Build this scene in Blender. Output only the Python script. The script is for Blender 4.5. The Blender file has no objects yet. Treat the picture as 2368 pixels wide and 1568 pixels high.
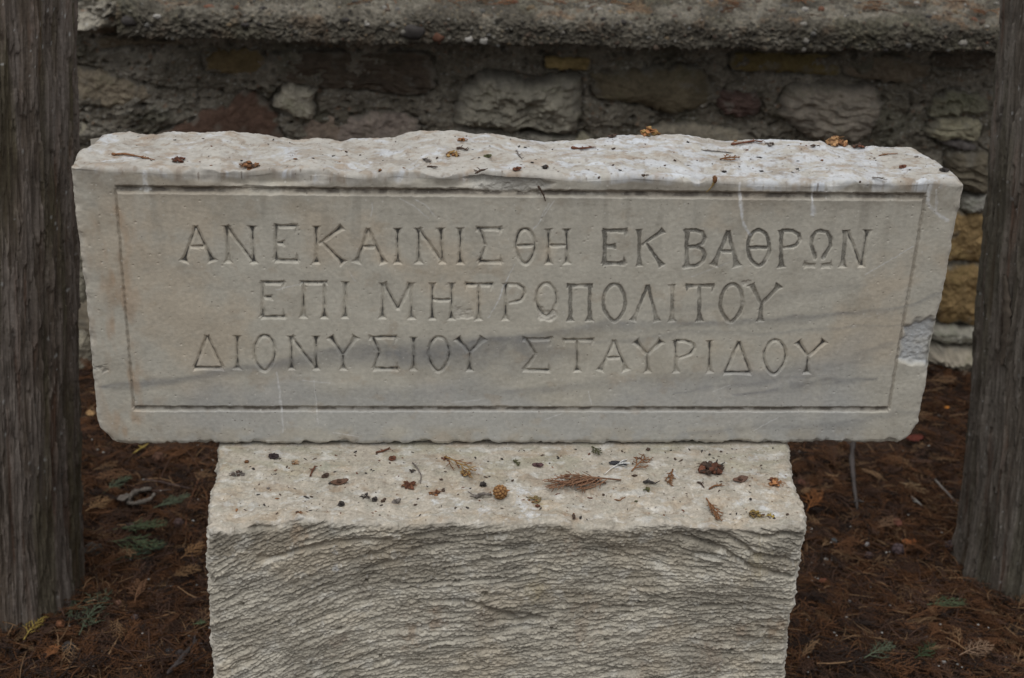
import bpy, math
import numpy as np
from mathutils import Matrix, Vector

# ------------------------------------------------------------------ camera, sky, sun, exposure
scene = bpy.context.scene
col = scene.collection
W, H, FPX = 2367.0, 1568.0, 3500.0
GZ = 0.80                                           # the slab's middle stands this high over the ground
PITCH, YAW, ROLL = math.radians(26.869), math.radians(5.0), math.radians(2.443)
CAM = np.array([-0.1794, -1.8921, 0.9086 + GZ])
_f = np.array([math.sin(YAW)*math.cos(PITCH), math.cos(YAW)*math.cos(PITCH), -math.sin(PITCH)])
_r0 = np.array([math.cos(YAW), -math.sin(YAW), 0.0])
_u0 = np.cross(_r0, _f)
_r = math.cos(ROLL)*_r0 + math.sin(ROLL)*_u0
_u = -math.sin(ROLL)*_r0 + math.cos(ROLL)*_u0
cam_data = bpy.data.cameras.new('camera')
cam_data.sensor_width = 36.0
cam_data.lens = FPX/W*36.0
cam_data.clip_start = 0.05
cam_data.clip_end = 500.0
cam_data.dof.use_dof = True
cam_data.dof.focus_distance = 2.02
cam_data.dof.aperture_fstop = 6.3
cam = bpy.data.objects.new('camera', cam_data)
M = Matrix.Identity(4)
for i in range(3):
    M[i][0], M[i][1], M[i][2], M[i][3] = _r[i], _u[i], -_f[i], CAM[i]
cam.matrix_world = M
col.objects.link(cam)
scene.camera = cam

SUN_EL, SUN_AZ = math.radians(76), math.radians(205)     # azimuth measured from +Y (north), clockwise
world = bpy.data.worlds.new('World')
scene.world = world
world.use_nodes = True
wn = world.node_tree.nodes
wl = world.node_tree.links
wn.clear()
wo = wn.new('ShaderNodeOutputWorld')
bg = wn.new('ShaderNodeBackground')
sky = wn.new('ShaderNodeTexSky')
sky.sky_type = 'NISHITA'
sky.sun_disc = False
sky.sun_elevation = SUN_EL
sky.sun_rotation = SUN_AZ
hs = wn.new('ShaderNodeHueSaturation')
hs.inputs['Saturation'].default_value = 0.12         # cloud cover: the sky is nearly grey
wl.new(sky.outputs[0], hs.inputs['Color'])
# overcast luminance: brightest overhead, about a third of that at the horizon
wtc = wn.new('ShaderNodeTexCoord'); wsx = wn.new('ShaderNodeSeparateXYZ'); wmr = wn.new('ShaderNodeMapRange')
wl.new(wtc.outputs['Generated'], wsx.inputs[0]); wl.new(wsx.outputs['Z'], wmr.inputs['Value'])
wmr.inputs['From Min'].default_value = 0.0; wmr.inputs['From Max'].default_value = 1.0
wmr.inputs['To Min'].default_value = 0.30; wmr.inputs['To Max'].default_value = 1.35
wmu = wn.new('ShaderNodeVectorMath'); wmu.operation = 'SCALE'
wl.new(hs.outputs[0], wmu.inputs[0]); wl.new(wmr.outputs[0], wmu.inputs['Scale'])
wl.new(wmu.outputs[0], bg.inputs[0])
bg.inputs[1].default_value = 0.10
wl.new(bg.outputs[0], wo.inputs[0])

sun_data = bpy.data.lights.new('sun', 'SUN')
sun_data.energy = 0.8
sun_data.angle = math.radians(70)
sun_data.color = (1.0, 0.985, 0.94)
sun = bpy.data.objects.new('sun', sun_data)
sd = Vector((math.sin(SUN_AZ)*math.cos(SUN_EL), math.cos(SUN_AZ)*math.cos(SUN_EL), math.sin(SUN_EL)))
sun.rotation_euler = sd.to_track_quat('Z', 'Y').to_euler()
col.objects.link(sun)

scene.view_settings.view_transform = 'Standard'
scene.view_settings.look = 'None'
scene.view_settings.exposure = 0.93
scene.view_settings.gamma = 1.0
scene.view_settings.use_curve_mapping = False

# ------------------------------------------------------------------ helpers
def ray(px, py):
    px = np.asarray(px, float); py = np.asarray(py, float)
    return (_f + np.multiply.outer((px - W/2)/FPX, _r) - np.multiply.outer((py - H/2)/FPX, _u))

def atY(px, py, Y):
    d = ray(px, py)
    t = (Y - CAM[1])/d[..., 1]
    return CAM + t[..., None]*d

def atZ(px, py, Z):
    d = ray(px, py)
    t = (Z - CAM[2])/d[..., 2]
    return CAM + t[..., None]*d

def on_surface(px, py, zf, z0):
    """where the line of sight meets the height field zf(x, y)"""
    z = z0
    for _ in range(12):
        p = atZ(px, py, z)
        z = 0.5*z + 0.5*float(zf(p[0], p[1]))
    return p

def sstep(a, b, x):
    t = np.clip((x - a)/(b - a), 0, 1)
    return t*t*(3 - 2*t)

_TAB = {}
def _hash(ix, iy, iz, seed):
    seed = int(seed)
    h = (ix*374761393 + iy*668265263 + iz*2147483647 + seed*1274126177) & 0xffffffff
    h = ((h ^ (h >> 13))*1274126177) & 0xffffffff
    h = h ^ (h >> 16)
    return (h & 0xffff).astype(np.float32)/32767.5 - 1.0

def _h32(ix, iy, iz, seed):
    seed = int(seed)
    h = (ix*374761393 + iy*668265263 + iz*2147483647 + seed*1274126177) & 0xffffffff
    h = ((h ^ (h >> 13))*1274126177) & 0xffffffff
    h = h ^ (h >> 16)
    h = (h*2246822519) & 0xffffffff
    return h ^ (h >> 15)

def _fade(t): return t*t*t*(t*(t*6 - 15) + 10)

def vn3(x, y, z, seed=0):
    """gradient noise in space, about -1..1"""
    x = np.asarray(x, np.float64); y = np.asarray(y, np.float64) + 0*x; z = np.asarray(z, np.float64) + 0*x
    x = x + 0*y + 0*z
    xf = np.floor(x); yf = np.floor(y); zf = np.floor(z)
    ix = xf.astype(np.int64); iy = yf.astype(np.int64); iz = zf.astype(np.int64)
    fx = (x - xf).astype(np.float32); fy = (y - yf).astype(np.float32); fz = (z - zf).astype(np.float32)
    u, v, w = _fade(fx), _fade(fy), _fade(fz)
    def g(a, b, c):
        h = _h32(ix + a, iy + b, iz + c, seed)
        return (((h & 255).astype(np.float32)/127.5 - 1)*(fx - a) + (((h >> 8) & 255).astype(np.float32)/127.5 - 1)*(fy - b) + (((h >> 16) & 255).astype(np.float32)/127.5 - 1)*(fz - c))
    def l(b, c):
        p = g(0, b, c); return p + (g(1, b, c) - p)*u
    p = l(0, 0); p = p + (l(1, 0) - p)*v
    q = l(0, 1); q = q + (l(1, 1) - q)*v
    return (p + (q - p)*w)*2.6

def vn2(x, y, seed=0):
    """gradient noise in the plane, about -1..1"""
    x = np.asarray(x, np.float64); y = np.asarray(y, np.float64) + 0*x; x = x + 0*y
    xf = np.floor(x); yf = np.floor(y)
    ix = xf.astype(np.int64); iy = yf.astype(np.int64)
    fx = (x - xf).astype(np.float32); fy = (y - yf).astype(np.float32)
    u, v = _fade(fx), _fade(fy)
    def g(a, b):
        h = _h32(ix + a, iy + b, 0, seed)
        return ((h & 255).astype(np.float32)/127.5 - 1)*(fx - a) + (((h >> 8) & 255).astype(np.float32)/127.5 - 1)*(fy - b)
    p = g(0, 0); p = p + (g(1, 0) - p)*u
    q = g(0, 1); q = q + (g(1, 1) - q)*u
    return (p + (q - p)*v)*2.6

def spots2(x, y, scale, rmax, prob, seed=0):
    """scattered round spots: 1 at the centre falling to 0 at the rim, a share prob of the cells filled"""
    x = np.asarray(x, float)*scale; y = np.asarray(y, float)*scale
    ix = np.floor(x).astype(np.int64); iy = np.floor(y).astype(np.int64)
    out = np.zeros(np.broadcast(x, y).shape)
    for a in (-1, 0, 1):
        for b in (-1, 0, 1):
            h = _h32(ix + a, iy + b, 0, seed)
            px = ix + a + (h & 1023)/1023.; py = iy + b + ((h >> 10) & 1023)/1023.; q = ((h >> 20) & 1023)/1023.
            r = rmax*(.25 + .75*((h >> 5) & 255)/255.)
            out = np.maximum(out, np.where(q < prob, 1 - np.hypot(x - px, y - py)/r, 0))
    return np.maximum(out, 0)

def worley3(x, y, z, seed=0):
    """nearest-point distance, second-nearest minus nearest, and a random number of the cell"""
    ix = np.floor(x).astype(np.int64); iy = np.floor(y).astype(np.int64); iz = np.floor(z).astype(np.int64)
    d1 = np.full(x.shape, 9., np.float32); d2 = d1.copy(); idn = d1*0
    for a in (-1, 0, 1):
        for b in (-1, 0, 1):
            for c in (-1, 0, 1):
                h = _h32(ix + a, iy + b, iz + c, seed)
                d = np.sqrt((ix + a + (h & 1023)/1023. - x)**2 + (iy + b + ((h >> 10) & 1023)/1023. - y)**2 + (iz + c + ((h >> 20) & 1023)/1023. - z)**2).astype(np.float32)
                n = d < d1
                d2 = np.where(n, d1, np.minimum(d2, d)); idn = np.where(n, ((h >> 3) & 255)/255., idn); d1 = np.where(n, d, d1)
    return d1, d2 - d1, idn

def fbm2(x, y, o=4, seed=0, gain=.5):
    s = 0; a = 1.0; f = 1.0; t = 0
    for i in range(o):
        s = s + a*vn2(x*f + 17.3*i, y*f - 9.1*i, seed + i*7); t += a; a *= gain; f *= 2.03
    return s/t*1.5

def fbm3(x, y, z, o=4, seed=0, gain=.5):
    s = 0; a = 1.0; f = 1.0; t = 0
    for i in range(o):
        s = s + a*vn3(x*f + 17.3*i, y*f - 9.1*i, z*f + 3.7*i, seed + i*7); t += a; a *= gain; f *= 2.03
    return s/t*1.5

def mixc(a, b, t):
    t = np.clip(np.asarray(t), 0, 1)[..., None]
    return np.asarray(a)*(1 - t) + np.asarray(b)*t

def build(name, V, quads=None, tris=None, C=None, mat=None, parent=None, smooth=True):
    me = bpy.data.meshes.new(name)
    V = np.ascontiguousarray(V, np.float32)
    nq = 0 if quads is None else len(quads); nt = 0 if tris is None else len(tris)
    me.vertices.add(len(V)); me.vertices.foreach_set('co', V.ravel())
    loops = []
    if nq: loops.append(np.asarray(quads, np.int32).ravel())
    if nt: loops.append(np.asarray(tris, np.int32).ravel())
    loops = np.concatenate(loops)
    me.loops.add(len(loops)); me.loops.foreach_set('vertex_index', loops)
    me.polygons.add(nq + nt)
    starts = np.concatenate([np.arange(nq)*4, nq*4 + np.arange(nt)*3]).astype(np.int32)
    me.polygons.foreach_set('loop_start', starts)
    me.polygons.foreach_set('use_smooth', np.full(nq + nt, smooth, bool))
    me.update(calc_edges=True)
    me.validate()
    if C is not None:
        C = np.broadcast_to(np.asarray(C, np.float32), (len(V), 3))
        a = me.color_attributes.new('albedo', 'FLOAT_COLOR', 'POINT')
        a.data.foreach_set('color', np.concatenate([np.clip(C, .004, .95), np.ones((len(V), 1), np.float32)], 1).astype(np.float32).ravel())
    if mat: me.materials.append(mat)
    o = bpy.data.objects.new(name, me)
    col.objects.link(o)
    if parent is not None: o.parent = parent
    return o

def empty(name, loc=(0, 0, 0)):
    o = bpy.data.objects.new(name, None)
    o.location = loc; o.empty_display_size = .05
    col.objects.link(o)
    return o

def tag(o, label=None, cat=None, group=None, kind=None):
    if label: o['label'] = label
    if cat: o['category'] = cat
    if group: o['group'] = group
    if kind: o['kind'] = kind
    return o

def material(name, rough=.85, var=.25, scale=300., bump=.4, dist=.001, detail=6, scale2=40., spec=.25):
    """albedo attribute times two octaves of noise, with a grain bump"""
    m = bpy.data.materials.new(name); m.use_nodes = True
    nt = m.node_tree; n = nt.nodes; l = nt.links
    b = n['Principled BSDF']
    b.inputs['Roughness'].default_value = rough
    b.inputs['Specular IOR Level'].default_value = spec
    at = n.new('ShaderNodeAttribute'); at.attribute_name = 'albedo'
    tc = n.new('ShaderNodeTexCoord')
    n1 = n.new('ShaderNodeTexNoise'); n1.inputs['Scale'].default_value = scale; n1.inputs['Detail'].default_value = detail
    n2 = n.new('ShaderNodeTexNoise'); n2.inputs['Scale'].default_value = scale2; n2.inputs['Detail'].default_value = 4
    l.new(tc.outputs['Object'], n1.inputs['Vector']); l.new(tc.outputs['Object'], n2.inputs['Vector'])
    ad = n.new('ShaderNodeMath'); ad.operation = 'ADD'
    l.new(n1.outputs[0], ad.inputs[0]); l.new(n2.outputs[0], ad.inputs[1])
    mr = n.new('ShaderNodeMapRange')
    mr.inputs['From Min'].default_value = .65; mr.inputs['From Max'].default_value = 1.35
    mr.inputs['To Min'].default_value = 1 - var; mr.inputs['To Max'].default_value = 1 + var
    l.new(ad.outputs[0], mr.inputs['Value'])
    mu = n.new('ShaderNodeVectorMath'); mu.operation = 'SCALE'
    l.new(at.outputs['Color'], mu.inputs[0]); l.new(mr.outputs[0], mu.inputs['Scale'])
    l.new(mu.outputs[0], b.inputs['Base Color'])
    bp = n.new('ShaderNodeBump'); bp.inputs['Strength'].default_value = bump; bp.inputs['Distance'].default_value = dist
    l.new(n1.outputs[0], bp.inputs['Height']); l.new(bp.outputs[0], b.inputs['Normal'])
    return m

M_MARBLE = material('weathered_marble', .62, .06, 420., .18, .0005, 6, 35., .3)
M_BLOCK = material('rough_limestone', .9, .22, 380., .7, .0012, 8, 60., .2)
M_MORTAR = material('lime_mortar', .95, .28, 260., .8, .002, 8, 30., .15)
M_STONE = material('field_stone', .85, .26, 200., .6, .002, 8, 25., .2)
M_CONC = material('pebbled_concrete', .95, .30, 260., .8, .002, 8, 40., .15)
M_BARK = material('cypress_bark', .92, .25, 220., .6, .0015, 8, 18., .15)
M_SOIL = material('forest_soil', .97, .4, 200., .9, .004, 8, 20., .1)
M_LITTER = material('dry_cypress_litter', .8, .25, 300., .2, .0004, 4, 25., .2)
M_DEBRIS = material('dry_plant_debris', .8, .3, 900., .4, .0004, 5, 250., .2)

def box_lattice(xs, ys, zs, skip=()):
    nx, ny, nz = len(xs), len(ys), len(zs)
    quads = []
    def grid(i, j, k, flip):
        key = (i + nx*(j + ny*k))
        q = np.stack([key[:-1, :-1], key[1:, :-1], key[1:, 1:], key[:-1, 1:]], -1).reshape(-1, 4)
        quads.append(q[:, ::-1] if flip else q)
    I, K = np.meshgrid(np.arange(nx), np.arange(nz), indexing='ij')
    if 'front' not in skip: grid(I, 0*I, K, False)
    if 'back' not in skip: grid(I, 0*I + ny - 1, K, True)
    I, J = np.meshgrid(np.arange(nx), np.arange(ny), indexing='ij')
    if 'top' not in skip: grid(I, J, 0*I + nz - 1, False)
    if 'bottom' not in skip: grid(I, J, 0*I, True)
    J, K = np.meshgrid(np.arange(ny), np.arange(nz), indexing='ij')
    if 'left' not in skip: grid(0*J, J, K, True)
    if 'right' not in skip: grid(0*J + nx - 1, J, K, False)
    Q = np.concatenate(quads)
    u, inv = np.unique(Q.ravel(), return_inverse=True)
    i = u % nx; j = (u//nx) % ny; k = u//(nx*ny)
    return np.stack([xs[i], ys[j], zs[k]], -1), inv.reshape(-1, 4)

def rounded(P, lo, hi, r):
    inner = np.clip(P, lo + r, hi - r)
    d = P - inner
    ln = np.maximum(np.linalg.norm(d, axis=1, keepdims=True), 1e-9)
    n = d/ln
    return inner + n*r, n

def prof(pts_a, pts_b):
    a = np.asarray(pts_a); o = np.argsort(a)
    return lambda q: np.interp(q, a[o], np.asarray(pts_b)[o])

def poly_sd(x, y, poly):
    """signed distance to a polygon, negative inside"""
    P = np.asarray(poly, float); n = len(P)
    d = np.full(x.shape, 1e9); inside = np.zeros(x.shape, bool)
    for i in range(n):
        a = P[i]; b = P[(i + 1) % n]
        e = b - a; L = e @ e
        t = np.clip(((x - a[0])*e[0] + (y - a[1])*e[1])/L, 0, 1)
        d = np.minimum(d, (x - a[0] - t*e[0])**2 + (y - a[1] - t*e[1])**2)
        c = ((a[1] <= y) & (b[1] > y)) | ((b[1] <= y) & (a[1] > y))
        if a[1] != b[1]:
            xi = a[0] + (y - a[1])/(b[1] - a[1])*e[0]
            inside ^= c & (x < xi)
    d = np.sqrt(d)
    return np.where(inside, -d, d)

def poly_dist(x, z, pts):
    """distance to an open polyline and the fraction along it"""
    P = np.asarray(pts, float)
    seg = np.linalg.norm(np.diff(P, axis=0), axis=1); cum = np.concatenate([[0], np.cumsum(seg)])
    best = np.full(x.shape, 1e9); tt = np.zeros(x.shape); sg = np.zeros(x.shape)
    for i in range(len(P) - 1):
        e = P[i + 1] - P[i]; L = e @ e
        t = np.clip(((x - P[i][0])*e[0] + (z - P[i][1])*e[1])/L, 0, 1)
        dx = x - P[i][0] - t*e[0]; dz = z - P[i][1] - t*e[1]
        d = np.hypot(dx, dz)
        m = d < best
        best = np.where(m, d, best); tt = np.where(m, (cum[i] + t*seg[i])/cum[-1], tt)
        sg = np.where(m, np.sign(e[0]*dz - e[1]*dx), sg)
    return best, tt, sg

# ------------------------------------------------------------------ ground
TREES = {'a': dict(base=(-0.900, 0.43), r=.143), 'b': dict(base=(1.078, 0.465), r=.149)}

def ground_z(x, y):
    x = np.asarray(x, float); y = np.asarray(y, float)
    z = .012*vn2(x*3.1, y*3.1, 3) + .006*vn2(x*9, y*9, 4)
    for t in TREES.values():
        d = np.hypot(x - t['base'][0], y - t['base'][1])
        z = z + .010*np.exp(-((d - .12)/.12)**2)
    near = 1/(1 + ((x/4)**2 + (y/4)**2)**2)
    return z*near

def spaced(a, b, n, far):
    c = np.linspace(a, b, n)
    out = np.geomspace(.05, far, 26)
    return np.concatenate([a - out[::-1], c, b + out])

gx = spaced(-1.6, 1.9, 351, 60); gy = spaced(-.9, 1.5, 241, 60)
X, Y = np.meshgrid(gx, gy, indexing='ij')
Z = ground_z(X, Y)
fine = np.exp(-((X/3)**4 + (Y/3)**4))
Z = Z + fine*(.006*fbm2(X*28, Y*28, 3, 9))
idx = np.arange(X.size).reshape(X.shape)
Q = np.stack([idx[:-1, :-1], idx[1:, :-1], idx[1:, 1:], idx[:-1, 1:]], -1).reshape(-1, 4)
t = fbm2(X*8, Y*8, 4, 5)[..., None]*.5 + .5
C = np.array([.028, .018, .013])*(1 - t) + np.array([.06, .036, .024])*t
ground = build('ground', np.stack([X, Y, Z], -1).reshape(-1, 3), Q, None, C.reshape(-1, 3), M_SOIL)
tag(ground, 'dark reddish brown soil strewn with dry cypress needles', 'ground', kind='structure')

# ------------------------------------------------------------------ marble slab with the inscription
SZB = -0.2250 + GZ                 # underside of the slab
def S2P(cx, cy, x0, y0, sc): return x0 + cx*sc, y0 + cy*sc
def c4(x, y): return (.34166*x, 520.1 + .34166*y)            # enlargements used while measuring
def c5(x, y): return (751.3 + .34166*x, 520.1 + .34166*y)
def c6(x, y): return (1558.0 + .34166*x, 520.1 + .34166*y)
def face(pts):
    a = np.asarray(pts, float)
    p = atY(a[:, 0], a[:, 1], 0.0)
    return np.stack([p[:, 0], p[:, 2]], -1)

STROKES = []      # (pts Nx2 face metres, half width, flare at start, flare at end, depth, fill 0..1)
def stroke(f, pts, w=.0034, fa=.9, fb=.9, dp=.0036, fill=0.0, ws=None):
    w = ws or w
    STROKES.append((face([f(*p) for p in pts]), w, fa, fb, dp, fill))
def arc(cx, cy, rx, ry, a0, a1, n=28, tilt=0., pt=0.):
    a = np.radians(np.linspace(a0, a1, n))
    x = rx*np.cos(a)*(1 - pt*np.maximum(np.sin(a), 0)**2*.35); y = ry*np.sin(a)
    return [(cx + u + tilt*(-v)/ry*rx, cy + v) for u, v in zip(x, y)]
def L_I(f, x, y0, y1, **k): stroke(f, [(x, y0), (x, y1)], **k)
def L_A(f, a, l, r, bar, **k):
    stroke(f, [a, l], fa=.2, fb=1.2, **k); stroke(f, [a, r], fa=.2, fb=1.2, **k)
    stroke(f, bar, fa=0, fb=0, **k)
def L_E(f, x, y0, y1, xt, xb, ym, xm, **k):
    stroke(f, [(x, y0), (x, y1)], fa=.5, fb=.6, **k)
    stroke(f, [(x - 12, y0), (xt, y0)], fa=.3, fb=.3, **k); stroke(f, [(xt - 6, y0 - 4), (xt - 14, y0 + 48)], ws=.0022, fa=.9, fb=-.7, **k)
    stroke(f, [(x - 10, y1), (xb, y1)], fa=.3, fb=.3, **k); stroke(f, [(xb - 4, y1 + 4), (xb - 14, y1 - 52)], ws=.0022, fa=.9, fb=-.7, **k)
    stroke(f, [(x, ym), (xm, ym)], fa=0, fb=.3, **k); stroke(f, [(xm, ym - 18), (xm + 2, ym + 18)], ws=.0016, fa=.2, fb=.2, **k)
def L_K(f, x, y0, y1, ua, ub, la, lb, **k):
    stroke(f, [(x, y0), (x, y1)], **k); stroke(f, [ua, ub], fa=-.3, fb=1.0, **k); stroke(f, [la, lb], fa=-.2, fb=1.1, **k)
def L_N(f, xl, xr, y0, y1, **k):
    stroke(f, [(xl[0], y0), (xl[1], y1)], fa=1, fb=1, **k); stroke(f, [(xl[0], y0), (xr[1], y1)], fa=.4, fb=-.1, **k)
    stroke(f, [(xr[0], y0), (xr[1], y1)], fa=1, fb=.8, **k)
def L_H(f, xa, xb, y0, y1, ym, **k):
    stroke(f, [(xa, y0), (xa, y1)], **k); stroke(f, [(xb, y0), (xb, y1)], **k); stroke(f, [(xa, ym), (xb, ym)], fa=0, fb=0, **k)
def L_S(f, x0, x1, y0, ym, y1, xm, b0, b1, **k):
    stroke(f, [(x0, y0), (x1, y0)], fa=.4, fb=.4, **k); stroke(f, [(x1 - 6, y0 - 4), (x1 - 14, y0 + 40)], ws=.0022, fa=.8, fb=-.7, **k)
    stroke(f, [(x0 + 25, y0), (xm, ym)], fa=.3, fb=0, **k); stroke(f, [(xm, ym), (b0, y1)], fa=0, fb=.3, **k)
    stroke(f, [(b0 - 6, y1), (b1, y1)], fa=.4, fb=.4, **k); stroke(f, [(b1 - 4, y1 + 4), (b1 - 8, y1 - 46)], ws=.0022, fa=.8, fb=-.7, **k)
def L_O(f, cx, cy, rx, ry, tilt=0., pt=1., **k):
    stroke(f, arc(cx, cy, rx, ry, -90, 270, 34, tilt, pt), fa=0, fb=0, **k)
def L_TH(f, cx, cy, rx, ry, by, **k):
    L_O(f, cx, cy, rx, ry, **k); stroke(f, [(cx - rx, by), (cx + rx, by)], fa=0, fb=0, **k)
def L_P(f, x, y0, y1, bowl, **k):
    stroke(f, [(x, y0), (x, y1)], fa=.6, fb=1, **k); stroke(f, bowl, fa=0, fb=-.3, **k)
def L_T(f, x0, x1, y, x, y1, **k):
    stroke(f, [(x0, y), (x1, y)], fa=.3, fb=.3, **k); stroke(f, [(x, y), (x, y1)], fa=0, fb=1, **k)
    stroke(f, [(x0 + 8, y - 4), (x0 + 4, y + 38)], ws=.0022, fa=.8, fb=-.7, **k); stroke(f, [(x1 - 8, y - 4), (x1 - 14, y + 38)], ws=.0022, fa=.8, fb=-.7, **k)
def L_Y(f, l, r, j, b, **k):
    stroke(f, [l, j], fa=1.1, fb=0, **k); stroke(f, [r, j], fa=1.1, fb=0, **k); stroke(f, [j, b], fa=0, fb=1, **k)
def L_PI(f, xa, xb, y0, y1, **k):
    stroke(f, [(xa - 22, y0), (xb + 20, y0)], fa=.3, fb=.3, **k); stroke(f, [(xa, y0), (xa, y1)], fa=0, fb=1, **k); stroke(f, [(xb, y0), (xb, y1)], fa=0, fb=1, **k)
def L_D(f, a, l, r, **k):
    stroke(f, [a, l], fa=.2, fb=.2, **k); stroke(f, [a, r], fa=.2, fb=.2, **k); stroke(f, [(l[0] - 8, l[1]), (r[0] + 8, r[1])], fa=.5, fb=.5, **k)

F1 = dict(fill=.9, w=.0034)
F2 = dict(fill=.6)
# first line: ΑΝΕΚΑΙΝΙΣΘΗ ΕΚ ΒΑΘΡΩΝ
L_A(c4, (1325, 12), (1245, 250), (1437, 250), [(1285, 148), (1378, 148)])
L_N(c4, (1532, 1545), (1705, 1718), 12, 258)
L_E(c4, 1868, 10, 243, 2012, 2018, 125, 1922)
L_K(c4, 2140, 12, 262, (2160, 128), (2315, 14), (2180, 118), (2325, 262))
L_A(c5, (292, 30), (215, 258), (396, 262), [(250, 150), (352, 150)])
L_I(c5, 493, 25, 262)
L_N(c5, (633, 635), (783, 795), 25, 260)
L_I(c5, 914, 22, 265)
L_S(c5, 1022, 1196, 28, 145, 252, 1085, 1045, 1194)
L_TH(c5, 1355, 148, 64, 118, 142)
L_H(c5, 1512, 1636, 30, 265, 142)
L_E(c5, 1892, 40, 262, 2042, 2032, 145, 1962, **dict(fill=.8))
L_K(c5, 2126, 35, 280, (2145, 138), (2290, 38), (2175, 130), (2280, 278), **dict(fill=.9, w=.003))
L_I(c6, 88, 36, 284, **F1)
stroke(c6, [(80, 38), (150, 38), (195, 55), (208, 92), (190, 130), (150, 148), (95, 150)], fa=0, fb=0, **F1)
stroke(c6, [(150, 148), (195, 168), (210, 205), (195, 250), (150, 278), (70, 284)], fa=0, fb=0, **F1)
L_A(c6, (366, 45), (268, 276), (428, 282), [(305, 178), (402, 182)], fill=.8)
L_TH(c6, 572, 158, 74, 120, 156, **F1)
L_P(c6, 726, 40, 290, [(735, 42), (800, 42), (845, 65), (852, 100), (825, 138), (735, 160)], **F1)
stroke(c6, [(955, 225), (950, 200), (930, 140), (935, 85), (960, 50), (995, 40), (1035, 52), (1060, 90), (1058, 145), (1030, 190), (1010, 222)], fa=.2, fb=.2, fill=.7)
stroke(c6, [(882, 275), (955, 275)], fa=.5, fb=.2, fill=.3); stroke(c6, [(1000, 278), (1060, 275)], fa=.2, fb=.6, fill=.3)
stroke(c6, [(885, 280), (882, 245)], w=.0022, fa=.8, fb=-.7, fill=.3); stroke(c6, [(1058, 280), (1066, 240)], w=.0022, fa=.8, fb=-.7, fill=.3)
stroke(c6, [(1165, 42), (1138, 285)], w=.0036, fill=.7); stroke(c6, [(1175, 45), (1262, 280)], fa=.2, fb=.2); stroke(c6, [(1310, 38), (1268, 285)], fa=1.2, fb=.8)
# second line: ΕΠΙ ΜΗΤΡΟΠΟΛΙΤΟΥ
L_E(c4, 1778, 392, 625, 1925, 1928, 493, 1838)
L_PI(c4, 2052, 2196, 392, 632)
L_I(c4, 2336, 388, 630)
stroke(c5, [(392, 396), (388, 634)]); stroke(c5, [(582, 396), (584, 638)])
stroke(c5, [(396, 396), (492, 572)], fa=.8, fb=.1); stroke(c5, [(580, 398), (492, 572)], fa=.8, fb=.1)
L_H(c5, 726, 856, 396, 640, 508)
L_T(c5, 950, 1138, 405, 1040, 645)
L_P(c5, 1222, 400, 648, [(1228, 402), (1300, 404), (1345, 430), (1352, 465), (1325, 510), (1250, 528)])
L_O(c5, 1497, 510, 68, 112)
L_PI(c5, 1660, 1790, 412, 652, fill=.7)
L_O(c5, 1957, 528, 74, 126, **F2)
stroke(c5, [(2183, 412), (2085, 650)], fa=.2, fb=1.2, w=.003, fill=.9); stroke(c5, [(2183, 412), (2248, 652)], fa=.2, fb=1.2, w=.003, fill=.9)
L_I(c5, 2348, 408, 655, **F2)
L_T(c6, 82, 272, 414, 172, 652, **F1)
L_O(c6, 390, 530, 76, 126, tilt=.12, **F1)
L_Y(c6, (520, 405), (712, 410), (592, 535), (582, 652), **F1)
# third line: ΔΙΟΝΥΣΙΟΥ ΣΤΑΥΡΙΔΟΥ
L_D(c4, (1400, 752), (1318, 968), (1505, 970))
L_I(c4, 1605, 752, 978)
L_O(c4, 1790, 870, 70, 120)
L_N(c4, (1970, 1975), (2138, 2140), 755, 980)
L_Y(c4, (2235, 757), (2408, 757), (2320, 885), (2323, 982))
L_S(c5, 298, 486, 762, 866, 974, 368, 332, 494)
L_I(c5, 600, 764, 984)
L_O(c5, 770, 876, 70, 116)
L_Y(c5, (896, 766), (1072, 766), (980, 866), (978, 990))
L_S(c5, 1338, 1538, 774, 876, 984, 1424, 1345, 1520)
L_T(c5, 1612, 1818, 780, 1706, 995)
L_A(c5, (1956, 786), (1862, 990), (2038, 990), [(1905, 900), (2000, 900)])
L_Y(c5, (2100, 786), (2276, 786), (2180, 878), (2182, 1000))
L_P(c6, 12, 786, 1000, [(15, 787), (80, 787), (130, 808), (138, 835), (110, 875), (40, 902)])
L_I(c6, 242, 786, 1002)
L_D(c6, (440, 792), (345, 1000), (515, 1002))
L_O(c6, 682, 896, 72, 114, tilt=.08)
L_Y(c6, (836, 790), (1018, 786), (908, 892), (898, 1008))
# the ruled frame line round the inscription
FR = face([(267, 438), (2139, 456), (309, 945), (2054, 947)])
STROKES.append((FR[[0, 1]], .0062, .0, .0, .0050, -1))
STROKES.append((FR[[0, 2]], .0028, .0, .0, .0030, -2))
STROKES.append((FR[[1, 3]], .0034, .0, .0, .0026, -2))
STROKES.append((FR[[2, 3]], .0052, .0, .0, .0042, -1))

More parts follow.
